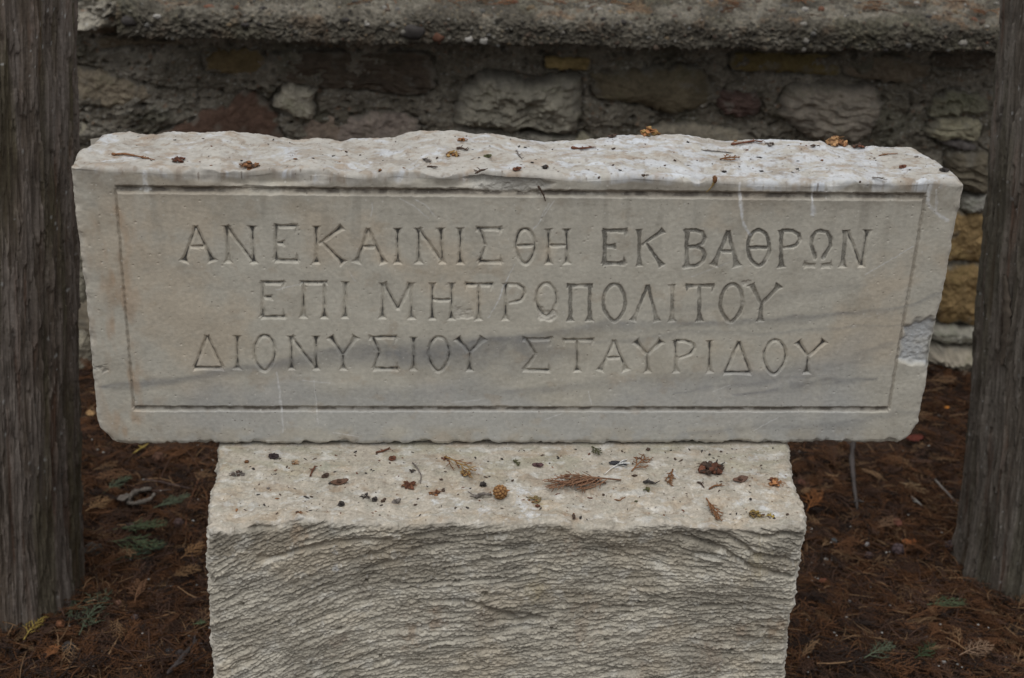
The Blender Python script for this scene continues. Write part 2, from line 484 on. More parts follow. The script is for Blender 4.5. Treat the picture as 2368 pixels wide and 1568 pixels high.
lp = face([(162, 376), (163, 400), (171, 478), (174, 520), (184.5, 588), (198, 697), (208, 820), (217, 895), (224, 975), (229, 990), (241, 1005), (268, 1029)])
rp = face([(2222, 400), (2231, 424), (2221, 478), (2210.6, 520), (2197, 602), (2183, 677), (2164, 756), (2154, 804), (2146, 879), (2132, 940), (2127, 974), (2108, 1005), (2077, 1029)])
xl = prof(lp[:, 1], lp[:, 0]); xr = prof(rp[:, 1], rp[:, 0])
tp = face([(150, 376), (250, 385), (330, 388), (500, 391), (560, 400), (620, 393), (760, 395), (830, 403), (900, 398), (1060, 404), (1120, 396), (1240, 400), (1320, 408), (1450, 401), (1560, 408), (1720, 416), (1870, 420), (1980, 414), (2100, 418), (2160, 414), (2240, 420)])
zt_f = prof(tp[:, 0], tp[:, 1])
bk = [(180, 322), (205, 318), (253, 307), (301, 304), (325, 311), (359, 313), (403, 304), (461, 307), (533, 304), (615, 313), (656, 319), (704, 325), (738, 321), (789, 328), (809, 321), (840, 323), (915, 319), (943, 306), (970, 302), (1059, 302), (1100, 309), (1124, 306), (1161, 313), (1236, 323), (1257, 328), (1332, 325), (1383, 319), (1428, 311), (1560, 313), (1626, 319), (1678, 325), (1770, 323), (1824, 321), (1865, 328), (1896, 326), (1913, 335), (2036, 338), (2173, 345), (2200, 352)]
bk = np.array(bk, float); SD = .145
bp_ = atY(bk[:, 0], bk[:, 1], SD)
zt_b = prof(bp_[:, 0], bp_[:, 2])
bw = face([(250, 1030), (400, 1030), (500, 1029), (580, 1027), (640, 1030), (760, 1029), (850, 1030), (960, 1029), (1050, 1029), (1120, 1026), (1160, 1029), (1260, 1028), (1310, 1030), (1400, 1029), (1500, 1031), (1570, 1027), (1650, 1030), (1760, 1030), (1860, 1030), (1910, 1023), (1960, 1029), (2090, 1030)])
zb_f = prof(bw[:, 0], bw[:, 1])

def slab_top(x, y):
    x = np.asarray(x, float); y = np.asarray(y, float)
    v = np.clip(y/SD, 0, 1)
    w = sstep(.25, 1.0, v)
    z = zt_f(x)*(1 - w) + zt_b(x)*w
    amp = sstep(0, .03, y)
    z = z + amp*(.0017*fbm2(x*17, y*24, 2, 21) + .0008*fbm2(x*95, y*95, 3, 22))
    z = z - amp*.003*sstep(.25, .9, vn2(x*17, y*25, 25))
    return z

xs = np.linspace(-.6, .6, 1420); ys = np.concatenate([np.linspace(0, .05, 40), np.linspace(.052, .145, 56)]); zs = np.linspace(0, .42, 520)
P, Qs = box_lattice(xs, ys, zs, skip=('back',))
lo = np.array([-.6, 0., 0.]); hi = np.array([.6, .145 + .02, .42])
P, N = rounded(P, lo, hi, .009)
a = (P[:, 0] + .6)/1.2; c = P[:, 2]/.42; yy = P[:, 1]
# first guess of the height decides which point of the side profile applies
x0 = -.6 + 1.2*a
zg = SZB + c*.42
edge_n = .0011*fbm2(zg*60, yy*60, 3, 31)
back_in = sstep(.03, .145, yy)
xL = xl(zg) - edge_n + .012*back_in*sstep(.3, .42, c*.42)
xR = xr(zg) + .0011*fbm2(zg*60, yy*60 + 9, 3, 33) - .018*back_in*sstep(.25, .42, c*.42)
x = xL + a*(xR - xL)
zbot = np.maximum(zb_f(x), SZB - .002) + .0012*fbm2(x*90, yy*90, 2, 35)
ztop = slab_top(x, yy)
z = zbot + c*(ztop - zbot)
y = yy.copy()
front = N[:, 1] < -.5
# worn and chipped upper arris
zt0 = zt_f(x)
da = np.hypot((z - zt0)/.016, y/.016)
chip = np.clip(1.1*vn2(x*8, y*20 + z*20, 41) + .7*vn2(x*19, z*25, 40) + .25*vn2(x*60, z*60, 42) - .25, 0, 2)
ch = chip*np.exp(-da**2)*.0115
y = y + ch*.6; z = z - ch*.8
db = np.hypot((z - zbot)/.008, y/.008)
chb = np.clip(vn2(x*26, y*40, 43) + .5*vn2(x*80, y*60, 44), 0, 2)*np.exp(-db**2)*.0055
z = z + chb; y = y + chb*.5
dl = np.minimum(np.abs(x - xL), np.abs(x - xR))
chs = np.clip(vn2(z*45, y*40 + x*9, 45) - .1, 0, 2)*np.exp(-(np.hypot(dl/.008, y/.008))**2)*.004
y = y + chs

fx, fz = x, z
depth = np.zeros(len(x)); fillm = np.zeros(len(x)); gro = np.zeros(len(x))
fi = np.where(front & (z < zt0 - .008) & (z > SZB + .006))[0]
X_, Z_ = x[fi], z[fi]
wob = .0005*vn2(X_*130, Z_*130, 51); wob2 = .12*vn2(X_*300, Z_*300, 52)
wx = X_ + .0004*vn2(X_*60, Z_*60, 55); wz = Z_ + .0004*vn2(X_*60, Z_*60, 56)
D_ = np.zeros(len(fi)); Fl = np.zeros(len(fi)); Gr = np.zeros(len(fi))
for pts, hw, fa, fb, dp, fill in STROKES:
    m = (wx > pts[:, 0].min() - .012) & (wx < pts[:, 0].max() + .012) & (wz > pts[:, 1].min() - .012) & (wz < pts[:, 1].max() + .012)
    k = np.where(m)[0]
    if not len(k): continue
    xx, zz = wx[k], wz[k]
    L = np.linalg.norm(np.diff(pts, axis=0), axis=1).sum()
    if len(pts) == 2:
        e = (pts[1] - pts[0])/L
        s = (xx - pts[0, 0])*e[0] + (zz - pts[0, 1])*e[1]
        d = np.abs((xx - pts[0, 0])*e[1] - (zz - pts[0, 1])*e[0])
        tau = .0055
        w = hw*(1 + fa*np.exp(-np.maximum(s, 0)/tau) + fb*np.exp(-np.maximum(L - s, 0)/tau))
        ends = np.minimum(s, L - s) + .0012
        rr = np.minimum((w + wob[k] - d)*1.02, ends*1.3)
    else:
        d, tt, _ = poly_dist(xx, zz, pts)
        w = hw*(1 + fb*np.exp(-(1 - tt)*L/.006))
        ends = np.minimum(tt, 1 - tt)*L + (.01 if fa == 0 and fb == 0 else .0015)
        if fa == 0 and fb == 0 and np.linalg.norm(pts[0] - pts[-1]) < 1e-3: ends = ends*0 + 1
        rr = np.minimum((w + wob[k] - d)*1.02, ends*1.3)
    cap = dp*(1 - .35*max(fill, 0))*(1 + wob2[k])
    dd = np.minimum(np.maximum(rr, 0), cap)
    up = dd > D_[k]
    if fill >= 0:
        Fl[k] = np.where(up, fill, Fl[k])
    else:
        Gr[k] = np.where(up, 1. if fill == -1 else .55, Gr[k])
    D_[k] = np.maximum(D_[k], dd)
# spalls: the top middle, the right margin, small knocks
def spall(poly, dmax, soft, rough, seed):
    pf = face(poly)
    sd_ = poly_sd(X_ + .003*vn2(X_*90, Z_*90, seed), Z_ + .003*vn2(X_*90, Z_*90, seed + 1), pf)
    t_ = sstep(0, soft, -sd_)
    return t_, t_*(dmax + rough*fbm2(X_*140, Z_*140, 3, seed + 2))
s1, d1 = spall([(1040, 380), (1070, 422), (1095, 446), (1140, 452), (1200, 453), (1262, 449), (1290, 425), (1250, 405), (1200, 380)], .0050, .010, .0012, 61)
s2, d2 = spall([(2082, 756), (2110, 738), (2140, 730), (2175, 735), (2160, 862), (2110, 850), (2070, 840), (2075, 790)], .0060, .012, .0007, 65)
s3, d3 = spall([(1238, 710), (1262, 716), (1288, 712), (1290, 738), (1262, 748), (1240, 738)], .0025, .004, .0010, 68)
s4, d4 = spall([(1712, 655), (1728, 645), (1742, 648), (1735, 662), (1716, 668)], .0015, .003, .0006, 71)
s5, d5 = spall([(210, 845), (248, 842), (250, 858), (235, 866), (212, 858)], .0012, .003, .0012, 74)
s6, d6 = spall([(1042, 700), (1090, 718), (1100, 740), (1045, 740)], .0012, .004, .0006, 77)
D_ = np.where(s1 > .05, D_*(1 - s1), D_)
D_ = np.maximum(D_, 0)
pits = spots2(X_, Z_, 60, .12, .30, 81)*.0012
rough_f = .00012*fbm2(X_*180, Z_*180, 3, 83) + .0006*fbm2(X_*16, Z_*16, 2, 84)
y[fi] += D_ + d1 + d2 + d3*.8 + d4 + d5 + d6 + pits + rough_f
depth[fi] = D_; fillm[fi] = Fl; gro[fi] = Gr

# --- colour of the marble itself: patina, veins, stains, droppings, dirt caught in the cuts
n_big = fbm2(x*5, z*5 + y*5, 3, 91); n_mid = fbm2(x*22, z*26, 4, 92); n_fine = fbm2(x*150, z*150 + y*150, 3, 93)
base = np.array([.465, .438, .372]); warm = np.array([.470, .410, .322]); grey = np.array([.390, .390, .374])
C = mixc(np.tile(base, (len(x), 1)), warm, sstep(-.15, .9, n_big + .45*n_mid + .75*np.exp(-((x + .46)/.13)**2) - .25) * .85)
C = mixc(C, grey, sstep(-.1, .5, (SZB + .115 - z)/.10 + .5*n_big)*sstep(-.56, -.42, x)*(1 - sstep(.47, .54, x))*.75)
C = mixc(C, warm*np.array([.85, .88, .9]), sstep(.035, .02, z - SZB)*.5*sstep(-.3, .5, n_mid))
wxv = x + .01*vn2(x*9, z*30, 95); wzv = z + .006*vn2(x*7, z*20, 96) + .0025*vn2(x*30, z*60, 97)
def vein(pts, w, s, colr=(.17, .175, .185)):
    global C
    pf = face(pts); d, tt, sg = poly_dist(wxv, wzv, pf)
    wz_ = np.where(sg < 0, 1.6, .7)*w*np.interp(tt, np.linspace(0, 1, len(pts)), [p[2] if len(p) > 2 else 1. for p in pts])
    C = mixc(C, colr, np.exp(-(d/np.maximum(wz_, .0005))**2)*s*(front*1.)*(.85 + .25*n_mid))
def vv(*p): return [(q[0], q[1]) for q in p]
def vein2(pts, ws, w, s):
    global C
    pf = face(pts); d, tt, sg = poly_dist(wxv, wzv, pf)
    ww = np.interp(tt, np.linspace(0, 1, len(ws)), ws)*w*np.where(sg < 0, 1.5, .75)
    C = mixc(C, (.15, .155, .165), np.exp(-(d/np.maximum(ww, .0006))**2)*s*front*np.clip(.9 + .3*n_mid, .3, 1.2))
vein2([(225, 893), (320, 884), (450, 866), (600, 848), (720, 826), (850, 812), (1000, 806), (1130, 800), (1280, 790)], [.3, .8, .8, .9, 1.6, 2.2, 2.6, 2.4, .9], .008, .58)
vein2([(900, 822), (1060, 830), (1200, 825), (1330, 810)], [.5, 2, 2, .5], .010, 0.49)
vein2([(1080, 795), (1250, 775), (1400, 758), (1560, 752), (1700, 745), (1880, 728), (2080, 706), (2160, 690)], [.6, 1.2, 1.2, 1.1, .9, .7, .6, .4], .006, 00.48)
vein2([(1350, 792), (1550, 775), (1750, 765), (1950, 752), (2090, 745)], [.3, .7, .6, .6, .3], .005, 00.25)
vein2([(1180, 900), (1400, 884), (1600, 872), (1760, 866), (1900, 850), (2060, 800)], [.5, 1.6, 1.4, 1.2, 1.2, .6], .008, 00.30)
vein2([(1700, 912), (1820, 893), (1920, 880), (2040, 868)], [.4, 1.1, 1.1, .4], .005, 00.48)
vein2([(1560, 905), (1760, 880), (1900, 868)], [.3, .9, .3], .004, 00.30)
vein2([(1560, 1008), (1750, 990), (1950, 978), (2130, 950)], [.5, 1.2, 1., .5], .006, 00.30)
vein2([(320, 930), (700, 918), (1100, 905), (1300, 900)], [.6, 1.4, 1.4, .5], .010, 00.20)
vein2([(1500, 720), (1750, 690), (2000, 660)], [.4, .8, .4], .008, 00.18)
# rusty flush along the left edge and round the frame corners
C = mixc(C, (.40, .285, .19), front*np.exp(-((x + .555)/.03)**2)*sstep(-.2, .8, fbm2(x*40, z*14, 3, 101))*.75)
C = mixc(C, (.34, .27, .195), front*sstep(.45, .95, fbm2(x*26, z*30, 4, 102))*.3*sstep(.1, .45, .6 - x))
# grey grime band under the arris
gb = front*sstep(.030, .006, np.abs(z - zt0 + .020))*sstep(-.5, .5, fbm2(x*14, z*30, 3, 103) + .2)
C = mixc(C, (.235, .205, .165), gb*.55)
C = mixc(C, (.27, .245, .205), front*sstep(.09, .0, zt0 - z)*.35)
run = front*sstep(.35, .9, vn2(x*55, z*4, 104))*sstep(.16, .03, zt0 - z)
C = mixc(C, (.23, .21, .175), run*.35)
# the rough top and the broken edges
topm = np.clip(sstep(.25, .8, N[:, 2]) + sstep(.35, .8, np.exp(-(np.hypot((z - zt0)/.017, y/.02))**2) + .35*fbm2(x*18, z*30, 3, 115))*.85, 0, 1)
tc_ = mixc(np.tile([.385, .363, .325], (len(x), 1)), [.305, .272, .232], sstep(-.1, .6, fbm2(x*22, y*34, 5, 111, .68)))
tc_ = mixc(tc_, [.29, .235, .18], sstep(.3, .8, fbm2(x*40, y*60, 3, 112))*.6)
tc_ = mixc(tc_, [.50, .525, .56], sstep(.10, .75, fbm2(x*20, y*38 + 1.5*vn2(x*9, y*9, 114), 5, 113, .68) + .42*sstep(-.1, .25, x)*sstep(.60, .45, x) - .10*sstep(-.1, -.5, x))*.62)
tc_ = mixc(tc_, [.27, .20, .14], sstep(.35, .9, fbm2(x*26, y*36, 4, 110))*.55)
tc_ = mixc(tc_, [.56, .59, .63], sstep(.1, .5, spots2(x + .006*vn2(x*60, y*60, 117), y*1.5, 11, .22, .25, 116)*(1 + .8*fbm2(x*90, y*120, 3, 118)))*.7)
tc_ = mixc(tc_, [.20, .16, .125], sstep(.45, .9, fbm2(x*90, y*90, 3, 114))*.5)
tc_ = mixc(tc_, [.13, .10, .08], sstep(0, .4, spots2(x, y, 120, .22, .22, 119))*.7)
C = C*(1 - topm[:, None]) + tc_*topm[:, None]
edge = np.exp(-(dl/.006)**2)*front
C = mixc(C, (.50, .46, .40), edge*.5)
# bright fresh breaks
F = np.zeros(len(x)); F[fi] = s2
C = mixc(C, (.40, .41, .415), F*(.85 + .12*n_fine))
F[:] = 0; F[fi] = s1
C = mixc(C, (.42, .405, .365), F*.8)
F[:] = 0; F[fi] = np.maximum(s3, np.maximum(s4, s6*.6))
C = mixc(C, (.50, .47, .41), F*.7)
F[:] = 0; F[fi] = s5
C = mixc(C, (.16, .16, .15), F*.7*sstep(-.3, .3, n_fine))
# dark dirt and old paint left in the cuts
core = sstep(.0023, .0033, depth)*(gro == 0)
C = mixc(C, (.035, .033, .032), core*(fillm < .2)*sstep(-.4, .5, fbm2(x*60, z*45, 3, 121) + .28)*.9)
fl = sstep(.0004, .0012, depth)*sstep(.2, .4, fillm)*(gro == 0)
C = mixc(C, mixc(np.tile([.155, .145, .122], (len(x), 1)), [.27, .255, .225], sstep(.0, .5, vn2(x*700, z*700, 122))), fl*np.clip(fillm*1.25, 0, 1)*sstep(-1., .1, fbm2(x*60, z*45, 2, 123) + .2))
gcore = sstep(.0022, .0036, depth)*(gro > .1)
C = mixc(C, (.045, .042, .038), gcore*gro*sstep(-.45, .45, fbm2(x*45, z*45, 3, 124) + .15)*.9)
gs = sstep(.0003, .002, depth)*(gro > .1)
C = mixc(C, (.21, .175, .135), gs*.4)
# droppings, scratches and specks
def dribble(pts, w, s, colr=(.60, .60, .59)):
    global C
    d, tt, _ = poly_dist(x + .0012*vn2(x*160, z*60, 131), z, face(pts))
    C = mixc(C, colr, sstep(w*1.15, w*.3, d)*np.minimum(s*1.45, .9)*front*(.8 + .4*vn2(x*250, z*250, 132)))
dribble([(332, 400), (334, 420), (338, 440)], .0045, .7); dribble([(334, 422), (326, 440)], .002, .6); dribble([(336, 425), (347, 440)], .002, .6)
dribble([(1710, 425), (1711, 480), (1718, 520), (1735, 545)], .0022, .75); dribble([(1712, 470), (1716, 500)], .0034, .6)
dribble([(1880, 430), (1878, 470), (1880, 500)], .0019, .6); dribble([(1879, 480), (1880, 494)], .0046, .6)
dribble([(2150, 430), (2144, 470), (2160, 490), (2190, 510)], .0032, .55); dribble([(2165, 440), (2163, 490)], .0022, .4); dribble([(2020, 420), (2020, 444)], .003, .4)
dribble([(641, 862), (645, 900), (650, 940), (655, 1000)], .0021, .42)
for q in [[(925, 460), (960, 478), (990, 505)], [(960, 462), (985, 475), (1005, 500)], [(1270, 470), (1248, 510), (1235, 530)], [(1188, 612), (1150, 700), (1128, 735)], [(1175, 640), (1140, 720)], [(1280, 465), (1258, 500)],
          [(860, 470), (858, 500)], [(700, 880), (765, 886)], [(724, 880), (726, 893)], [(2000, 635), (2060, 600), (2110, 570)], [(640, 670), (700, 655)], [(1600, 640), (1690, 605)], [(1735, 1000), (1800, 965)], [(806, 628), (822, 650)],
          [(1650, 905), (1690, 890)], [(1260, 970), (1300, 955)], [(728, 895), (735, 980)], [(1045, 930), (1110, 925)], [(770, 1000), (830, 1010)], [(1360, 905), (1366, 935)]]:
    dribble(q, .0011, .38)
spk = front*sstep(.0, .4, spots2(x, z, 75, .13, .25, 141))
C = mixc(C, (.56, .54, .49), spk*.55)
spd = front*sstep(.0, .4, spots2(x, z, 70, .09, .22, 142))*sstep(-.1, .5, fbm2(x*12, z*12, 2, 143) + .5*sstep(.05, .02, z - SZB))
C = mixc(C, (.075, .06, .05), spd*.85)
low = front*sstep(0, .4, spots2(x, z, 90, .10, .3, 144))*sstep(.055, .03, z - SZB)
C = mixc(C, (.10, .06, .035), low*.8)
C = mixc(C, (.50, .48, .43), front*sstep(.2, .8, spots2(x, z, 170, .16, .30, 145))*.45)
C = mixc(C, (.33, .295, .235), front*sstep(.15, .9, fbm2(x*11, z*9, 5, 146, .62))*.35)
C = mixc(C, (.47, .45, .39), front*sstep(.2, .9, fbm2(x*15, z*13, 5, 147, .62))*.4)
C = C*(1 + .075*n_fine[:, None] + .05*n_mid[:, None])
V = np.stack([x, y, z], -1)
bx = np.linspace(-.585, .585, 60); bz = np.linspace(0, 1, 24)
BX, BZ = np.meshgrid(bx, bz, indexing='ij')
zz0 = SZB + .004 + BZ*(zt_b(BX) - SZB - .010)
xx0 = xl(zz0) + (BX + .585)/1.17*(xr(zz0) - xl(zz0))*.985
i_ = np.arange(BX.size).reshape(BX.shape)
Qb = np.stack([i_[:-1, :-1], i_[:-1, 1:], i_[1:, 1:], i_[1:, :-1]], -1).reshape(-1, 4)
Vb = np.stack([xx0, 0*xx0 + SD - .003 + .004*fbm2(xx0*30, zz0*30, 3, 7), zz0], -1).reshape(-1, 3)
slab = build('inscribed_slab', np.concatenate([V, Vb]), np.concatenate([Qs, Qb + len(V)]), None, np.concatenate([C, np.tile([.40, .37, .32], (len(Vb), 1))]), M_MARBLE)
tag(slab, 'weathered marble slab carved with three lines of Greek capitals, lying on the rough block', 'inscribed slab')

# ------------------------------------------------------------------ rough block under the slab
BZT = SZB - .0035
def c71(x, y): return (.35486*x, 1011.3 + .35486*y)
def c72(x, y): return (751.3 + .35486*x, 1011.3 + .35486*y)
def c73(x, y): return (1558.0 + .35486*x, 1011.3 + .35486*y)
BYF = -.212
lt = np.array([(495, 1033), (493, 1100), (479, 1128), (472, 1182), (472, 1212)], float); pt_ = atZ(lt[:, 0], lt[:, 1], BZT)
rt = np.array([(1823, 1033), (1824, 1060), (1829, 1096), (1842, 1128), (1858, 1178), (1860, 1218)], float); pr_ = atZ(rt[:, 0], rt[:, 1], BZT)
lf = np.array([(472, 1212), (474, 1222), (480, 1236), (480, 1313), (485, 1380), (486, 1430), (495, 1565)], float); pl = atY(lf[:, 0], lf[:, 1], BYF)
rf = np.array([(1860, 1218), (1859, 1240), (1852, 1274), (1842, 1331), (1836, 1384), (1828, 1419), (1820, 1465), (1815, 1508), (1813, 1565)], float); pq = atY(rf[:, 0], rf[:, 1], BYF)
bxl_t = prof(pt_[:, 1], pt_[:, 0] - pt_[-1, 0]); bxr_t = prof(pr_[:, 1], pr_[:, 0] - pr_[-1, 0])
bxl_f = prof(pl[:, 2], pl[:, 0]); bxr_f = prof(pq[:, 2], pq[:, 0])
ar = np.array([(440, 1224), (480, 1222), (520, 1226), (560, 1222), (590, 1208), (650, 1203), (690, 1196), (760, 1198), (850, 1205), (930, 1214), (1000, 1206), (1100, 1203), (1200, 1206), (1300, 1206), (1330, 1216), (1400, 1216), (1480, 1204), (1550, 1212), (1600, 1218), (1660, 1222), (1700, 1224), (1760, 1212), (1830, 1214), (1880, 1214)], float)
pa = atY(ar[:, 0], ar[:, 1], BYF + .008)
arz = prof(pa[:, 0], pa[:, 2] - BZT)
def block_top(x, y):
    x = np.asarray(x, float); y = np.asarray(y, float)
    e = sstep(BYF + .10, BYF, y)
    z = BZT + e*np.clip(arz(x), -.02, .016)*.95 + .004*sstep(BYF + .045, BYF, y)
    k = sstep(-.03, -.08, y)
    z = z + k*(.0022*fbm2(x*24, y*24, 3, 201)) + k*.0014*fbm2(x*90, y*90, 3, 202) - k*.003*sstep(.3, .9, vn2(x*20, y*20, 205))
    return np.where(y > -.05, np.minimum(z, BZT + .0005), z)
xs = np.linspace(-.45, .42, 1000); ys = np.concatenate([np.linspace(BYF, .0, 230), np.linspace(.006, .16, 24)])
zs = np.concatenate([np.linspace(-.03, .20, 60)[:-1], np.linspace(.20, BZT, 430)])
P, Qs = box_lattice(xs, ys, zs, skip=('bottom',))
lo = np.array([-.45, BYF, -.2]); hi = np.array([.42, .16, BZT])
P, N = rounded(P, lo, hi, .009)
a = (P[:, 0] + .45)/.87; yy = P[:, 1]; zz = P[:, 2]
nl = .0028*fbm2(zz*45, yy*45, 4, 211); nr = .0028*fbm2(zz*45, yy*45 + 5, 4, 212)
gl = .0012*vn2(zz*95, yy*30, 213); gr_ = .0014*vn2(zz*60, yy*20, 214)
xL = bxl_f(zz) + bxl_t(np.maximum(yy, BYF)) + nl + gl; xR = bxr_f(zz) + bxr_t(yy) + nr + gr_
x = xL + a*(xR - xL)
topf = block_top(x, yy) - BZT
hfrac = sstep(.3, BZT, zz)
z = zz + topf*hfrac
fw = np.clip(-N[:, 1], 0, 1)*sstep(.0, .02, BZT - zz + .004)
sw = np.abs(N[:, 0])
# tooling: long shallow strokes that fan across the face
def hline(x, z):
    u = np.clip((x + .43)/.83, 0, 1)
    top = sstep(.40, .56, z)
    hl = -.46*(.5 - u)**2*np.where(u < .5, 1, 0)*1.0
    hr = -(.10 + .22*top)*(u - .55)**2*np.where(u > .55, 1, 0) + (1 - top)*.06*(u - .5)*np.where(u > .5, 1, 0)
    return hl + hr + .02*u*(1 - top)
s = z - hline(x, z) + .008*vn2(x*6, z*8, 221) + .0018*vn2(x*22, z*26, 222)
def cut(fx_, fs_, seed):
    n = vn2(x*fx_, s*fs_, seed)
    return n
g1 = cut(6.5, 66, 231); g2 = cut(10, 125, 232); g3 = cut(30, 260, 233); g4 = cut(22, 220, 234)
br1 = sstep(-.55, .15, fbm2(x*12, s*30, 2, 236)); br2 = sstep(-.5, .2, fbm2(x*16, s*55, 2, 237))
saw = lambda g: np.where(g > 0, g, g*1.0)
ridge = 1 - np.abs(g1)*1.3
L1 = np.clip(1 - np.abs(g1)*3.4, 0, 1)*br1; L2 = np.clip(1 - np.abs(g2)*2.8, 0, 1)*br2; L4 = np.clip(1 - np.abs(g4)*2.4, 0, 1)*(1 - .6*br1)
lines = -.0027*L1 - .0022*L2 - .0011*L4 + .0009*g1 + .0010*g2 + .0008*g3
lines = lines*(.55 + .6*sstep(-.5, .6, fbm2(x*9, z*9, 2, 241)))
coarse = .0045*fbm2(x*7, z*9, 2, 242) +    .0010*fbm2(x*50, s*90, 3, 243) + .0008*fbm2(x*120, s*170, 3, 239) + .0009*fbm2(x*230, z*250, 2, 244)
# the two long slanting tool scars at the right shoulder
sc = np.zeros(len(x))
for q in [[(1628, 1218), (1690, 1250), (1740, 1275), (1840, 1300)], [(1560, 1240), (1650, 1262), (1720, 1300), (1830, 1335)], [(1690, 1232), (1780, 1242), (1850, 1236)], [(1040, 1392), (1110, 1400), (1160, 1422), (1200, 1436), (1260, 1430)], [(560, 1226), (640, 1215), (720, 1200)], [(600, 1290), (760, 1262), (900, 1244)]]:
    A = np.array(q, float); pp = atY(A[:, 0], A[:, 1], BYF)
    d, tt, sg = poly_dist(x, z + .003*vn2(x*40, z*10, 245), pp[:, [0, 2]])
    sc += np.exp(-(d/.0035)**2)
pock = spots2(x, z, 38, .10, .22, 251)*.006
# single chisel strokes: a sharp ledge above, a flat run-out below
rs_ = np.random.RandomState(23); PXB = 1/1800.
fidx = np.where((N[:, 1] < -.3) & (z > .20))[0]
fidx = fidx[np.argsort(z[fidx])]
zf_, xf_ = z[fidx], x[fidx]
acc = np.zeros(len(fidx)); ink = np.zeros(len(fidx))
zlo, zhi = .20, BZT + .012
wz1 = .0016*vn2(xf_*55, zf_*80, 246); wz2 = .0007*vn2(xf_*200, zf_*200, 247)
for k in range(1750):
    cx_ = rs_.uniform(-.46, .44); cz_ = rs_.uniform(zlo, zhi)
    e_ = .004; sl = float((hline(np.array([cx_ + e_]), np.array([cz_])) - hline(np.array([cx_ - e_]), np.array([cz_])))[0]/(2*e_))
    sl += rs_.normal(0, .10) + (.22 if rs_.rand() < .06 else 0) - (.2 if rs_.rand() < .05 else 0)
    L_ = .016 + .125*rs_.rand()**1.7; dp_ = rs_.uniform(.0008, .0038)*(.6 + .35*min(L_/.06, 1.6)); run = .003 + .011*rs_.rand()**1.3; cu = rs_.normal(0, 1.4)
    span = L_/2*abs(sl) + run + .006
    a_, b__ = np.searchsorted(zf_, [cz_ - span - run, cz_ + span])
    if b__ <= a_: continue
    sub = slice(a_, b__)
    dx_ = xf_[sub] - cx_
    kk = np.where(np.abs(dx_) < L_/2)[0]
    if not len(kk): continue
    kk = kk + a_
    dx_ = xf_[kk] - cx_
    t_ = zf_[kk] + wz1[kk] + wz2[kk] - cz_ - sl*dx_ - cu*dx_**2
    tp_e = np.clip((L_/2 - np.abs(dx_))/(L_*.28), 0, 1)**.7
    pr = np.where(t_ < 0, np.clip(1 + t_/run, 0, 1), np.clip(1 - t_/.0011, 0, 1))*tp_e*dp_
    acc[kk] = np.maximum(acc[kk], pr)
    ink[kk] = np.maximum(ink[kk], np.exp(-(t_/.0011)**2)*tp_e*min(1, dp_/.0026))
worn = .45 + .65*sstep(-.45, .35, fbm2(x*7, z*11, 3, 248))              # some patches were struck hard, others are nearly flat
chis = np.zeros(len(x)); chis[fidx] = acc; chis *= worn
inkv = np.zeros(len(x)); inkv[fidx] = ink; inkv *= worn
for q in [(785, 1452, 7), (640, 1435, 6), (1480, 1396, 5), (848, 1350, 6), (1055, 1345, 6), (1280, 1452, 7), (1400, 1480, 5), (1120, 1375, 8), (1690, 1508, 6), (1190, 1500, 5), (560, 1400, 5), (880, 1520, 6)]:
    pq2 = atY(q[0], q[1], BYF); dq = np.hypot((x - pq2[0])/1.3, z - pq2[2]) + .0018*vn2(x*220, z*220, 249)
    chis += .007*np.clip(1 - dq/(q[2]*PXB), 0, 1)**.6*(N[:, 1] < -.3); inkv += 1.1*np.clip(1 - dq/(q[2]*PXB), 0, 1)*(N[:, 1] < -.3)
disp = (-chis*1.15 - .0009*L1 - .0007*L4 + .0005*g1 + .0006*g2 + .0006*g3 + coarse - .0055*np.clip(sc, 0, 1.2) - pock)*fw
y = yy - disp
x = x + np.sign(N[:, 0])*sw*(.002*fbm2(zz*120, yy*120, 3, 252))
# top grain
V = np.stack([x, y, z], -1)
nb = fbm2(x*7, z*7 + y*7, 3, 261); nm = fbm2(x*30, z*34 + y*30, 4, 262); nf = fbm2(x*170, z*170 + y*170, 3, 263)
C = mixc(np.tile([.40, .365, .305], (len(x), 1)), [.46, .43, .375], sstep(-.5, .6, nb + .4*nm))
C = mixc(C, [.445, .410, .336], fw*.7)
C = mixc(C, [.15, .132, .108], fw*sstep(.15, 1., inkv*.85 + L1*.2 + L4*.15 + np.clip(sc, 0, 1)*.9)*.62)
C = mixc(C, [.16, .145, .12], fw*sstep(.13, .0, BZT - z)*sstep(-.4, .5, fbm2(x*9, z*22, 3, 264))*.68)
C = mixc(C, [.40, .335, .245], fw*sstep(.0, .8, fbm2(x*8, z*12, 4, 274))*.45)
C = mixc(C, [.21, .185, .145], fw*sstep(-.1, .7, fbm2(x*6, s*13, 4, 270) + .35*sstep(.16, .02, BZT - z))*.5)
C = mixc(C, [.47, .45, .40], fw*sstep(.45, .9, nm + .3*nf)*.5)
tw = np.clip(N[:, 2], 0, 1)*(1 - fw)
C = mixc(C, [.355, .315, .26], tw*.8)
C = mixc(C, [.36, .29, .21], tw*sstep(.1, .7, fbm2(x*16, y*24, 4, 265))*.5)
C = mixc(C, [.27, .26, .19], tw*sstep(-.15, -.03, y)*sstep(-.2, .6, fbm2(x*11, y*30, 3, 266))*.5)
C = mixc(C, [.12, .095, .07], (tw + fw*.6)*sstep(0, .4, spots2(x, y - z, 130, .2, .25, 267))*.8)
C = mixc(C, [.50, .48, .44], (tw + .7*fw)*sstep(0, .5, spots2(x, y - z, 110, .25, .3, 268))*.6)
